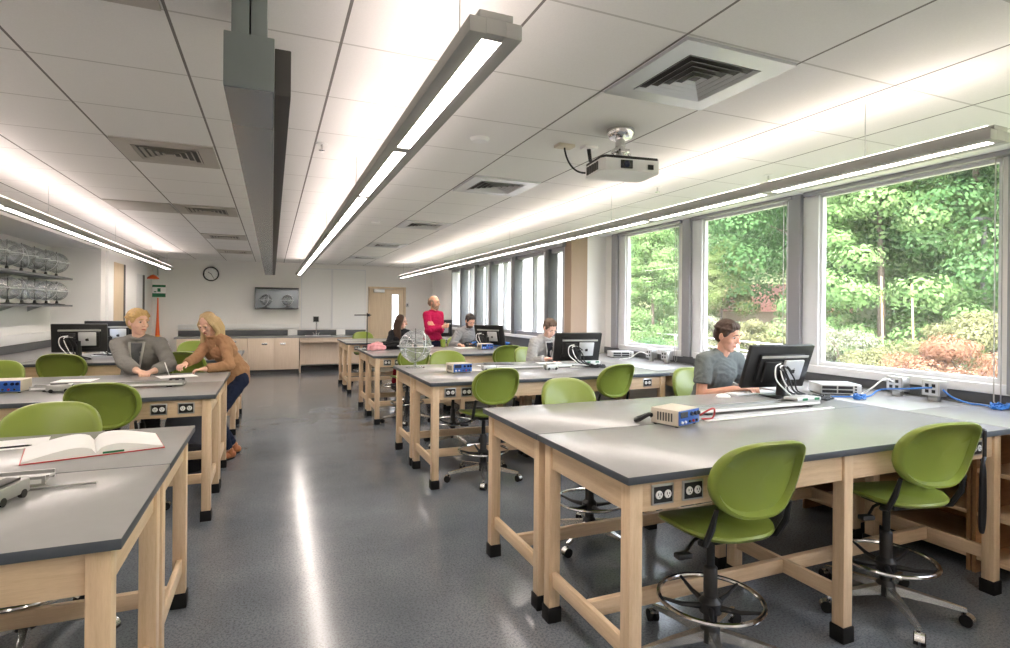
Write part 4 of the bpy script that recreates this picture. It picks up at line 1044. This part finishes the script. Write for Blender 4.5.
    for sx in (-1, 1):
        e.ball(hd(sx * .031, .0705, .0175), (.0115 * sc, .0110 * sc, .0068 * sc), R3, u=12, v=8); ir.ball(hd(sx * .031, .0795, .0165), (.0068 * sc, .004 * sc, .0065 * sc), R3, 10, 6)
    e.build('eyes', MAT['eye'], root); ir.build('irises', MAT['iris'], root)
    l = MB()
    l.tube([hd(x, .0925 - abs(x) * .35, -.050 + (.0 if abs(x) < .012 else -.001)) for x in (-.022, -.011, 0, .011, .022)], [.002, .0052, .0058, .0052, .002], 8)
    l.build('lips', MAT['lip'], root)
    hm = hairmat
    br = MB()
    for sx in (-1, 1): br.tube([hd(sx * x, y, z) for x, y, z in ((.013, .0925, .041), (.03, .0905, .046), (.048, .078, .040))], [.003, .0045, .0025], 6)
    br.build('eyebrows', beard or hm, root)
    # ---- hair
    h = MB(); rr = random.Random(label)
    def lump(n, r0, zmin=.0):
        for _ in range(n):
            a = rr.uniform(0, 2 * pi); z = rr.uniform(zmin, 1); q = math.sqrt(max(0, 1 - z * z))
            x, y = q * cos(a), q * sin(a)
            if y > .62 and z < .72: continue
            h.ball(hd(x * .076, -.016 + y * .088, .048 + z * .072), (rr.uniform(.014, .026) * r0 * sc, rr.uniform(.014, .026) * r0 * sc, rr.uniform(.008, .015) * r0 * sc), R3, 8, 6)
    if hair in ('short', 'full', 'buzz'):
        g = {'short': .004, 'full': .007, 'buzz': .0}[hair]
        h.ball(hd(0, -.024, .056), ((.078 + g) * sc, (.090 + g) * sc, (.078 + g) * sc), R3)
        h.ball(hd(0, -.050, .02), ((.070 + g) * sc, (.062 + g) * sc, (.085 + g) * sc), R3)
        for sx in (-1, 1): h.ball(hd(sx * .068, .012, .036), ((.012 + g * .5) * sc, .028 * sc, .036 * sc), R3)
        if hair != 'buzz':
            for x in (-.045, -.02, .005, .03, .05): h.cap(hd(x, .03, .115), hd(x * 1.15, .070 - abs(x) * .4, .094), .011 * sc, .007 * sc)
            lump(70 if hair == 'full' else 45, 1.0 if hair == 'short' else 1.25)
    if hair == 'balding':
        h.ball(hd(0, -.060, .0), (.068 * sc, .048 * sc, .066 * sc), R3)
        for sx in (-1, 1): h.ball(hd(sx * .066, -.02, .015), (.018 * sc, .050 * sc, .048 * sc), R3); h.ball(hd(sx * .068, .02, -.01), (.010 * sc, .014 * sc, .03 * sc), R3)
        for _ in range(26): 
            a = rr.uniform(pi, 2 * pi); h.ball(hd(.070 * cos(a), -.03 + .070 * sin(a), rr.uniform(-.03, .06)), .016 * sc, None, 8, 6)
    if hair == 'long':
        h.ball(hd(0, -.030, .052), (.080 * sc, .090 * sc, .082 * sc), R3); h.ball(hd(0, -.055, .0), (.078 * sc, .06 * sc, .10 * sc), R3)
        for sx in (-1, 1):
            for q in range(17):
                u = q / 16; a = -.75 + u * 1.55; x0, y0 = sx * (.040 + .028 * sin(u * pi)), .058 - .135 * u
                p0 = hd(x0 * .55, y0 * .55 - .01, .118 - .02 * abs(a)); p1 = hd(sx * (.078 + .006 * rr.random()), .034 - .115 * u, .02); p2 = hd(sx * (.084 + .012 * rr.random()), .026 - .11 * u, -.085)
                dn = V((sx * (.008 + .02 * rr.random()), .0 + .05 * (1 - u) - .05 * u, -1)).normalized(); L = rr.uniform(.17, .28)
                p3 = p2 + dn * L * .5 + V((rr.uniform(-.01, .01), rr.uniform(-.01, .01), 0)); p4 = p2 + dn * L + V((rr.uniform(-.015, .015), rr.uniform(-.015, .015), 0))
                h.tube([p0, p1, p2, p3, p4], [.015, .019, .018, .015, .004], 8)
    if beard:
        bb = MB()
        bb.ball(hd(0, .036, -.064), (.056 * sc, .053 * sc, .042 * sc), R3); bb.ball(hd(0, .06, -.092), (.034 * sc, .030 * sc, .030 * sc), R3)
        for sx in (-1, 1): bb.ball(hd(sx * .056, .018, -.042), (.014 * sc, .034 * sc, .042 * sc), R3); bb.cap(hd(0, .096, -.034), hd(sx * .03, .082, -.052), .008 * sc, .007 * sc)
        for _ in range(30): a = rr.uniform(.1, pi - .1); bb.ball(hd(.056 * cos(a), .03 + .055 * sin(a), rr.uniform(-.10, -.05)), .011 * sc, None, 8, 6)
        union(bb, .006, beard, 'beard', root, 2)
    union(h, .0055 if vox < .0055 else .0065, hm, 'hair', root, 2 if hair != 'long' else 2, .4)
    # ---- clothes
    g = .017
    if top == 'hoodie': g = .024
    if top == 'sweater': g = .018
    tuck = stand and not female; c = MB(); torso(c, g, low=not tuck)
    hemz = (.05 if tuck else -.06) if stand else -.02
    hr = (.132 if female else .150) + g; c.tube([H + V((0, 0, hemz)), H + V((0, 0, .09)), Wst], [hr * sc, hr * sc, .12 * sc], 24)
    for sx, S, E, W in arms:
        c.cap(ShC + lat * sx * hw * .4, S, (.050 + g) * sc, (.052 + g) * sc)
        if top == 'tee':
            q = S.lerp(E, .66); c.tube([S, S.lerp(E, .3), q], [(.051 + g) * sc, (.052 + g) * sc, (.052 + g) * sc], 18)
        else:
            w = .86 if female else 1.0; cu = E.lerp(W, .90); k_ = g * 1.05
            c.cap(S, E, (.052 + k_) * sc * w, (.044 + k_) * sc * w); c.tube([E, E.lerp(W, .35), E.lerp(W, .82), cu], [(.044 + k_) * sc * w, (.043 + k_) * sc * w, (.033 + k_) * sc * w, (.029 + k_ * .6) * sc * w], 18)
            c.ball(E, (.045 + k_) * sc * w)
            for q in (.25, .45, .62): P = E.lerp(W, q); c.ball(P + V((0, 0, -.004)), ((.041 + k_) * sc * w * (1.06 - q * .25)))
    c.cap(ShC - D(lean, .0), ShC + D(lean, .028), .066 * sc, .060 * sc)
    if top == 'hoodie':
        bk = rotT3 @ V((0, -1, 0))
        for sx in (-1, 0, 1): c.cap(ShC + bk * .075 * sc + lat * sx * .06 + V((0, 0, .02)), ShC + bk * .11 * sc + lat * sx * .04 - V((0, 0, .07)), .04 * sc, .045 * sc)
        c.tube([Nk + rot(z=a) .to_3x3() @ V((0, .075 * sc, .0)) + V((0, 0, -.01 + .035 * (1 - cos(a)) / 2)) for a in [2 * pi * k / 18 for k in range(18)]], .020 * sc, 8, loop=True)
    elif top == 'shirt':
        c.tube([Nk + rot(z=a).to_3x3() @ V((0, .066 * sc, .0)) + V((0, 0, -.012 + .03 * (1 - cos(a)) / 2)) for a in [2 * pi * k / 18 for k in range(18)]], .013 * sc, 8, loop=True)
    elif top == 'sweater' or top == 'zip':
        c.tube([Nk + rot(z=a).to_3x3() @ V((0, .070 * sc, .0)) + V((0, 0, -.015 + .03 * (1 - cos(a)) / 2)) for a in [2 * pi * k / 18 for k in range(18)]], .015 * sc, 8, loop=True)
    names = {'tee': 't_shirt', 'hoodie': 'hooded_top', 'sweater': 'sweater', 'shirt': 'shirt', 'zip': 'zip_sweater'}
    union(c, .0075 if vox < .0055 else .009, topmat, names[top], root, 4, .5, .0065)
    if under is not None:                                   # opening that shows the shirt beneath, with lapel edges
        fr = rotT3 @ V((0, 1, 0)); up = rotT3 @ V((0, 0, 1)); g2 = g + .119 * sc
        u_ = MB(); base = Ch + fr * (g2 - .004)
        P = [ShC + fr * .100 * sc - lat * .050 + up * .02, ShC + fr * .100 * sc + lat * .050 + up * .02, Ch + fr * (g2 + .016) + lat * .042 + up * .06, Ch + fr * (g2 + .014) + lat * .016 - up * .10, Ch + fr * (g2 + .014) - lat * .016 - up * .10, Ch + fr * (g2 + .016) - lat * .042 + up * .06]
        A_ = u_.ring(P); B_ = u_.ring([p - fr * .03 for p in P]); u_.skin([A_, B_]); u_.build('under_shirt', under, root, smooth=0)
        lp = MB()
        for sx in (-1, 1): lp.tube([ShC + fr * .092 * sc + lat * sx * .060 + up * .035, Ch + fr * (g2 + .012) + lat * sx * .048 + up * .06, Ch + fr * (g2 + .014) + lat * sx * .019 - up * .11, Wst + fr * (g2 - .01) + lat * sx * .006 - up * .05], [.012, .010, .008, .005], 8)
        lp.build('front_opening', CL['hood'] if top == 'zip' else topmat, root)
    t = MB(); t.ball(H + V((0, 0, -.01)), (.168 * sc, .128 * sc, .115 * sc))
    for sx, J, Kn, A in legs:
        t.cap(J + V((0, 0, .02)), J, .095 * sc, .098 * sc); t.cap(J, Kn, .094 * sc, .066 * sc); m_ = Kn.lerp(A, .35); e_ = Kn.lerp(A, .93)
        t.tube([Kn, m_, e_], [.066 * sc, .064 * sc, .050 * sc], 18); t.ball(Kn, .066 * sc)
        if stand and female: t.tube([Kn.lerp(A, .86), e_], [.056 * sc, .056 * sc], 18)
    union(t, .010, legmat, 'trousers', root, 3, .5, .007)
    for sx, J, Kn, A in legs:
        s = MB(); fd = V((sx * .12, 1, 0)).normalized(); z = V((0, 0, A.z - .085))
        G = V((A.x, A.y, 0)) + z
        s.cap(G - fd * .045 + V((0, 0, .042)), G + fd * .06 + V((0, 0, .042)), .038, .042); s.cap(G + fd * .06 + V((0, 0, .04)), G + fd * .165 + V((0, 0, .034)), .042, .030); s.cap(G + V((0, 0, .05)) - fd * .01, G + V((0, 0, .085)) - fd * .01, .042, .040)
        for v in s.bm.verts: v.co.z = max(v.co.z, z.z + .012)
        o = s.build('shoe', shoe, root, smooth=60)
        q = MB(); q.prism([((G + fd * (.06 + .135 * cos(a)) + fd.cross(V((0, 0, 1))) * .044 * sin(a)).x, (G + fd * (.06 + .135 * cos(a)) + fd.cross(V((0, 0, 1))) * .044 * sin(a)).y) for a in [2 * pi * k / 24 for k in range(24)]], z.z + .001, z.z + .014)
        q.build('sole', MAT['rubber'], o)
    return root
HB = {k: plain('hair_' + k, c, .55, 0, .4, .28, 140, .4) for k, c in dict(brown=(66, 46, 34), dark=(58, 48, 42), red=(204, 168, 112), blonde=(196, 168, 124), grey=(140, 118, 98), mid=(92, 72, 56)).items()}
CL = {k: fabric('cloth_' + k, c) for k, c in dict(tee=(112, 118, 116), zip=(132, 130, 126), tan=(170, 130, 98), crimson=(176, 26, 74), hood=(168, 166, 162), hood2=(150, 149, 148), black=(34, 34, 37), jeans=(36, 44, 66), dark=(48, 48, 54), redpants=(150, 26, 46), undergrey=(92, 94, 96), navy=(30, 36, 58)).items()}
SH = {'dark': plain('shoe_dark', (44, 38, 36), .5), 'tan': plain('shoe_tan', (176, 112, 74), .5)}
person('man in a grey T-shirt typing at the nearest monitor by the window', (3.36, 3.64, 0), pi, lean=19, hy=14, hp=-18, hands=((3.49, 3.30, .952), (3.31, 3.30, .952)), top='tee', topmat=CL['tee'], legmat=CL['dark'], hairmat=HB['brown'], hair='full', vox=.005, shoe=SH['dark'], sc=1.0)
person('young man in a light grey open hoodie at the second right island', (3.22, 6.50, 0), pi, lean=22, hy=8, hp=-34, hands=((3.30, 6.10, .965), (3.10, 6.08, .955)), top='hoodie', topmat=CL['hood'], legmat=CL['dark'], hairmat=HB['mid'], hair='short', skin='skin2', shoe=SH['dark'], under=CL['black'], sc=.97, curl=(35, 45, 30))
person('bearded man in a grey hoodie writing at the third right island', (3.18, 9.43, 0), pi, lean=20, hy=12, hp=-36, hands=((3.16, 8.98, .952), (2.92, 8.96, .952)), top='hoodie', topmat=CL['hood2'], legmat=CL['dark'], hairmat=HB['dark'], hair='short', beard=HB['mid'], shoe=SH['dark'], curl=(30, 40, 25))
person('standing man in a crimson shirt with his arms crossed', (2.64, 9.66, 0), pi + .55, stand=True, hip=.95, lean=2, hy=18, hp=-8, hands=((2.60, 9.46, 1.26), (2.76, 9.44, 1.24)), poles=((-.8, -.1, -.6), (.8, -.1, -.6)), palm=((0, -1, .1), (0, -1, .1)), top='shirt', topmat=CL['crimson'], legmat=CL['navy'], hairmat=HB['grey'], hair='balding', beard=HB['grey'], feet=((2.70, 9.75, 0), (2.56, 9.62, 0)), shoe=SH['dark'], sc=1.03)
person('dark-haired woman in a black top and red trousers seated at the third right island', (1.97, 9.43, 0), pi + .2, lean=14, hy=46, hp=-14, hands=((2.12, 8.98, .955), (1.84, 8.96, .955)), top='shirt', topmat=CL['black'], legmat=CL['redpants'], hairmat=HB['brown'], hair='long', female=True, skin='skin2', shoe=SH['dark'], sc=.94)
person('seated blond man in a grey zip sweater resting his hands on the bench', (-1.20, 6.52, 0), pi, hip=.69, lean=13, hy=44, hp=-6, hands=((-1.005, 5.985, .955), (-1.12, 5.955, .955)), poles=((-.75, -.1, -.65), (.75, -.1, -.65)), top='zip', topmat=CL['zip'], legmat=CL['dark'], hairmat=HB['red'], hair='full', skin='skin2', shoe=SH['dark'], under=CL['undergrey'], vox=.005, sc=1.04, curl=(35, 45, 30))
person('blonde woman in a tan sweater leaning over the bench to write', (-.35, 6.46, 0), R(125), stand=True, hip=.81, lean=31, bend=.7, hy=22, hp=-34, hands=((-.60, 6.02, .955), (-.80, 5.93, .958)), poles=((-.5, -.5, -.5), (.3, -.6, -.5)), top='sweater', topmat=CL['tan'], legmat=CL['jeans'], hairmat=HB['blonde'], hair='long', female=True, skin='skin2', feet=((-.40, 6.33, 0), (-.37, 6.56, 0)), shoe=SH['tan'], vox=.005, sc=.93, curl=(40, 50, 30))
o = MB().tube([(0, 0, 0), (-.035, -.01, .12)], [.0025, .004], 8).build('pencil', MAT['paper'], None, (-.862, 5.872, TZ + .004)); tag(o, 'white pencil in the blonde woman\'s hand', 'pencil')
# ------------------------------------------------------------------ outside
def leafmat(name, a, b, c):
    t = NT(name); f = t.noise(.9, 3, .6); g = t.noise(7, 2)
    h = t.math('MULTIPLY_ADD', g, .45, t.math('MULTIPLY', f, .6))
    dk = lambda q: tuple(x * .57 for x in srgb(*q)[:3]) + (1,)
    col = t.ramp(h, [(.3, dk(a)), (.52, dk(b)), (.75, dk(c))])
    d = t.n('ShaderNodeBsdfDiffuse'); tl = t.n('ShaderNodeBsdfTranslucent'); t.l(col, d.inputs[0]); t.l(col, tl.inputs[0])
    m = t.n('ShaderNodeMixShader'); m.inputs[0].default_value = .35; t.l(d.outputs[0], m.inputs[1]); t.l(tl.outputs[0], m.inputs[2]); t.l(m.outputs[0], t.out.inputs[0]); return t.m
LM = {'bright': leafmat('leaf_bright', (82, 119, 66), (130, 167, 103), (177, 202, 143)), 'mid': leafmat('leaf_mid', (61, 96, 58), (99, 139, 87), (140, 175, 117)), 'deep': leafmat('leaf_deep', (42, 72, 53), (71, 108, 77), (109, 144, 106)),
      'lime': leafmat('leaf_lime', (111, 141, 77), (149, 173, 105), (176, 191, 139)), 'olive': leafmat('leaf_olive', (113, 118, 77), (147, 150, 107), (172, 170, 135)), 'rust': leafmat('leaf_rust', (131, 111, 78), (174, 130, 103), (198, 156, 130)), 'pale': leafmat('leaf_pale', (129, 140, 110), (161, 168, 140), (184, 187, 166))}
MAT['bark'] = plain('bark', (84, 76, 66), .9, 0, .2, .2, 8, .4); MAT['palebark'] = plain('pale_bark', (176, 150, 112), .9, 0, .2, .12, 8)
grass = plain('grass_bank', (120, 128, 92), .95, 0, .1, .3, 3)
b = MB(); X = [4.9, 9, 14, 18, 24, 32, 42, 56]; Zg = [-.9, -.9, -.7, .4, 3.2, 7.5, 13, 20]
b.skin([b.ring([(x, -30, z), (x, 8, z), (x, 16, z), (x, 30, z), (x, 70, z), (x, 110, z)]) for x, z in zip(X, Zg)], closed=False, caps=(False, False))
struct(b.build('hillside_ground', grass, smooth=180))
def gz(x):
    for i in range(len(X) - 1):
        if X[i] <= x <= X[i + 1]: u = (x - X[i]) / (X[i + 1] - X[i]); return Zg[i] + u * (Zg[i + 1] - Zg[i])
    return Zg[0]
import numpy as np
def crown(h, r, z0, nb, nl, size, seed, shape='round'):
    rr = random.Random(seed); bl = []
    for i in range(nb):
        u = rr.random(); z = z0 + (h - z0) * u
        if shape == 'round': q = r * math.sqrt(max(.05, 1 - (2 * u - .85) ** 2 * .85))
        elif shape == 'cone': q = r * (1.05 - .85 * u)
        else: q = r * (.7 + .3 * sin(u * 9))
        a = rr.uniform(0, 2 * pi); d = q * math.sqrt(rr.uniform(.25, 1))
        bl.append((V((d * cos(a), d * sin(a), z)), rr.uniform(.16, .33) * r))
    g = np.random.default_rng(sum(map(ord, seed)))
    unit = lambda v: v / np.maximum(np.linalg.norm(v, axis=1, keepdims=True), 1e-6)
    k = np.arange(nl) % nb; c = np.array([tuple(b_[0]) for b_ in bl])[k]; br = np.array([b_[1] for b_ in bl])[k][:, None]
    n = unit(g.normal(size=(nl, 3)) * (1, 1, .8) + (0, 0, .25))
    p = c + n * (1, 1, .62) * br * g.uniform(.7, 1.08, (nl, 1))
    t = unit(np.cross(n, g.normal(size=(nl, 3)))); w_ = np.cross(n, t); t = unit(t + n * g.uniform(-.6, .6, (nl, 1))); s = size * g.uniform(.6, 1.3, (nl, 1))
    vs = np.stack([p + t * s, p + w_ * s * .55 + n * s * .12, p - t * s, p - w_ * s * .55 + n * s * .12], 1).reshape(-1, 3)
    me = bpy.data.meshes.new('foliage'); me.vertices.add(nl * 4); me.vertices.foreach_set('co', vs.ravel()); me.loops.add(nl * 4); me.loops.foreach_set('vertex_index', np.arange(nl * 4))
    me.polygons.add(nl); me.polygons.foreach_set('loop_start', np.arange(nl) * 4); me.update(calc_edges=True); return me, bl
def trunk(h, r, bl, seed):
    rr = random.Random(seed); b = MB(); b.tube([(0, 0, -.3), (.03 * h * .2, 0, h * .3), (-.02 * h * .2, .05, h * .6), (0, 0, h * .88)], [r, r * .8, r * .55, r * .2], 10)
    for c, _ in rr.sample([q for q in bl if q[0].z > .45 * h], 6): z = max(.25 * h, c.z - .3 * c.xy.length - .3); b.tube([(0, 0, min(z, h * .8)), c * .5 + V((0, 0, z * .5)), c], [r * .4, r * .28, r * .1], 7)
    me = bpy.data.meshes.new('trunk'); b.bm.to_mesh(me); b.bm.free(); me.materials.append(MAT['bark']); return me
PROT = {}
def tree(kind, mat, x, y, s, rz, label, group=None, name='tree'):
    key = (kind, mat)
    if key not in PROT:
        h, r, z0, nb, nl, sz, sh = {'big': (10, 4.2, 1.4, 110, 52000, .075, 'round'), 'tall': (12, 3.4, 1.2, 110, 52000, .075, 'col'), 'cone': (8, 2.8, .5, 110, 44000, .065, 'cone'), 'shrub': (2.0, 1.3, .05, 60, 22000, .032, 'round')}[kind]
        me, bl = crown(h, r, z0, nb, nl, sz, str(key), sh); me.materials.append(LM[mat]); PROT[key] = (me, trunk(h, .11 if kind != 'shrub' else .05, bl, str(key)))
    t = thing(name, label, 'tree' if name == 'tree' else 'shrub', (x, y, gz(x) - .05), rz, group); t.scale = (s, s, s)
    link(PROT[key][0], 'foliage', t); link(PROT[key][1], 'trunk', t)
    return t
tree('cone', 'bright', 15.5, 10.2, 1.0, .3, 'bright green layered tree filling the middle of the nearest window')
tree('big', 'bright', 19.5, 10.0, 1.05, 1.3, 'tall bright green tree behind the layered one in the nearest window')
tree('big', 'mid', 18.5, 14.8, .95, 2.2, 'mid green tree at the left of the nearest window')
tree('tall', 'deep', 23, 11.8, 1.0, .7, 'dark green tree in the gap between the bright trees of the nearest window')
tree('big', 'mid', 17.5, 7.4, .85, 3.0, 'mid green tree at the right of the nearest window above the shrubs')
tree('tall', 'mid', 21, 5.0, .9, 4.0, 'mid green tree beyond the right edge of the nearest window')
tree('big', 'deep', 25, 21, 1.0, 1.0, 'dark green rounded tree on the slope in the second window')
tree('big', 'mid', 27, 27, 1.15, 2.0, 'rounded mid green tree high on the slope in the second window')
tree('cone', 'lime', 15.6, 16.2, .55, 2.0, 'small lime green tree at the left of the second window')
tree('tall', 'mid', 15, 19.2, .8, 1.0, 'mid green tree at the right side of the third window')
tree('cone', 'bright', 11.5, 15.0, .62, 5.0, 'bright young tree low in the third window')
tree('big', 'deep', 22, 31, 1.1, 3.0, 'dark green tree high in the third window')
for k, (x, y, m, kd) in enumerate(((32, 12, 'mid', 'tall'), (33, 20, 'deep', 'big'), (36, 29, 'mid', 'big'), (31, 36, 'deep', 'tall'), (38, 16, 'mid', 'big'), (40, 24, 'deep', 'tall'), (30, 6, 'mid', 'tall'), (44, 36, 'mid', 'big'), (28, 16.5, 'mid', 'tall'), (34, 44, 'deep', 'big'))):
    tree(kd, m, x, y, 1.15, k * 1.1, 'green tree of the wooded hillside behind the nearer trees', 'trees of the wooded hillside')
shr = [('rust', 10.4, 5.55, .95, 'orange and red shrub at the lower right of the nearest window'), ('rust', 11.2, 6.6, .75, 'second orange shrub, left of the reddest one in the nearest window'), ('olive', 12.6, 6.2, 1.15, 'large yellowish shrub at the right of the nearest window'),
       ('olive', 11.4, 7.6, .8, 'yellow green shrub low in the middle of the nearest window'), ('pale', 12.4, 9.2, .95, 'pale feathery shrub low in the nearest window, left of the yellow ones'), ('pale', 12.0, 10.6, .55, 'low pale shrub beside the white fence in the nearest window'),
       ('pale', 12.2, 13.0, 1.05, 'pale yellow shrub in front of the brick house in the second window'), ('olive', 12.8, 12.0, 1.0, 'yellowish shrub at the right of the second window'), ('lime', 12.0, 14.6, .75, 'lime green shrub behind the typing man\'s head'), ('mid', 9.6, 12.6, .8, 'green shrub low in the third window'), ('rust', 9.4, 4.3, .9, 'orange shrub beyond the right edge of the nearest window')]
for k, (m, x, y, s, l) in enumerate(shr): tree('shrub', m, x, y, s, k * .9, l, None, 'shrub')
for k, (x, y, h, l) in enumerate(((13.6, 8.9, 3.2, 'thin pale trunk, left of two in the nearest window'), (13.6, 8.2, 3.0, 'thin pale trunk, right of two in the nearest window'))):
    o = MB().tube([(0, 0, 0), (.03, .02, h * .5), (0, .05, h)], [.028, .024, .02], 8).build('bare_trunk', MAT['palebark'], None, (x, y, gz(x) - .05)); tag(o, l, 'trunk', 'thin pale trunks')
t = thing('lamp_post', 'dark lamp post among the trees in the nearest window', 'lamp post', (16.0, 8.05, gz(16) - .05))
MB().tube([(0, 0, 0), (0, 0, 4.0)], [.07, .05], 10).build('post', MAT['dark_metal'], t); b = MB(); b.box(-.3, .3, -.12, .12, 3.98, 4.1, .03); b.build('lamp_head', MAT['dark_metal'], t)
# brick house
t = thing('brick_house', 'low red brick house beyond the second window', 'house', (20.5, 17.5, gz(20.5) - 2.7), R(-35))
brick = NT('brick'); bt = brick.n('ShaderNodeTexBrick'); bt.inputs['Scale'].default_value = 4; bt.inputs[1].default_value = srgb(176, 118, 104); bt.inputs[2].default_value = srgb(160, 100, 88); bt.inputs[3].default_value = srgb(200, 180, 168); tc = brick.n('ShaderNodeTexCoord'); brick.l(tc.outputs['Generated'], bt.inputs[0]); brick = brick.bsdf(bt.outputs[0], .9)
MB().box(-3.5, 3.5, -2, 2, 0, 2.7).build('house_wall', brick, t, smooth=0)
b = MB(); b.prism([(-2.4, 0), (2.4, 0), (.0, 1.2)], -3.8, 3.8, tr(0, 0, 2.7) @ rot(y=pi / 2) @ rot(z=pi / 2)); b.build('roof', plain('roof_shingle', (170, 120, 108), .9, var=.15, scale=12), t, smooth=0)
for k in (-2, .4): 
    f = MB().box(k - .5, k + .5, -2.05, -1.98, 1.2, 2.3).build('window', MAT['white'], t, smooth=0); MB().box(k - .4, k + .4, -2.07, -2.052, 1.3, 2.2).build('pane', MAT['navy'], f, smooth=0)
# white fence
t = thing('white_fence', 'low white rail fence beyond the windows', 'fence', (10.2, 8.2, -.6), R(78))
for k in range(14): MB().box(k * .8, k * .8 + .04, -.02, .02, 0, 1.45, .004).build('fence_post', MAT['frame'], t)
for z in (.5, .85, 1.2, 1.42): MB().box(.0, 10.45, .021, .04, z, z + .024).build('fence_rail', MAT['frame'], t, smooth=0)
# pale wing of the building outside the far windows
t = thing('building_wing', 'pale panelled wing of the building outside the far windows', 'building', (5.6, 16.8, -.9))
MB().box(.0, 4.0, 0, 6, 0, 9).build('panel_wall', plain('pale_cladding', (216, 218, 222), .7, var=.02), t, smooth=0)
b = MB()
for z in (1.2, 2.1, 3.0, 3.9, 4.8): b.box(0, 4.0, -.012, -.001, z, z + .02)
for x in (1.0, 2.0, 3.0): b.box(x, x + .02, -.012, -.001, 0, 8)
b.build('panel_joints', MAT['grey_metal'], t, smooth=0)
MB().box(-.55, -.002, -1.4, 6, 0, 9).build('grey_brick_pier', plain('grey_brick', (128, 126, 124), .85, var=.2, scale=10), t, smooth=0)

# ------------------------------------------------------------------ light, world, camera
w = bpy.data.worlds.new('sky'); bpy.context.scene.world = w; w.use_nodes = True; nt = w.node_tree; nt.nodes.clear()
sk = nt.nodes.new('ShaderNodeTexSky'); sk.sky_type = 'NISHITA'; sk.sun_disc = False; sk.sun_elevation = R(48); sk.sun_rotation = R(200); sk.air_density = 1.0; sk.dust_density = 3.0; sk.ozone_density = 1.0
mx = nt.nodes.new('ShaderNodeMix'); mx.data_type = 'RGBA'; mx.inputs[0].default_value = .55; mx.inputs[7].default_value = (5.2, 5.3, 5.4, 1)
bg = nt.nodes.new('ShaderNodeBackground'); bg.inputs[1].default_value = SKY
ou = nt.nodes.new('ShaderNodeOutputWorld'); nt.links.new(sk.outputs[0], mx.inputs[6]); nt.links.new(mx.outputs[2], bg.inputs[0]); nt.links.new(bg.outputs[0], ou.inputs[0])
s = bpy.data.lights.new('sun', 'SUN'); s.energy = SUN; s.angle = R(12); s.color = (1, .95, .88); so = bpy.data.objects.new('sun', s); C.objects.link(so); so.rotation_euler = V((.62, .30, -.72)).to_track_quat('-Z', 'Y').to_euler()
cam = bpy.data.cameras.new('camera'); co = bpy.data.objects.new('camera', cam); C.objects.link(co)
f_, cy_, yaw, roll = 557.569, 309.718, R(22.663), R(.515)
F = V((sin(yaw), cos(yaw), 0)); R0 = V((cos(yaw), -sin(yaw), 0)); U0 = V((0, 0, 1)); Rr = R0 * cos(roll) + U0 * sin(roll); Uu = -R0 * sin(roll) + U0 * cos(roll)
co.matrix_world = M4(((Rr.x, Uu.x, -F.x, 0), (Rr.y, Uu.y, -F.y, 0), (Rr.z, Uu.z, -F.z, 1.55), (0, 0, 0, 1)))
cam.sensor_width = 36; cam.lens = f_ / 1010 * 36; cam.shift_y = -(324 - cy_) / 1010; cam.clip_start = .05; cam.clip_end = 300
sc = bpy.context.scene; sc.camera = co
vs = sc.view_settings; vs.view_transform = 'Standard'; vs.look = 'None'; vs.gamma = 1; vs.use_curve_mapping = False; vs.exposure = EXPO
cy = sc.cycles; cy.max_bounces = 10; cy.diffuse_bounces = 5; cy.glossy_bounces = 4; cy.transparent_max_bounces = 24; cy.caustics_reflective = False; cy.caustics_refractive = False; cy.sample_clamp_indirect = 6
cy.use_denoising = True
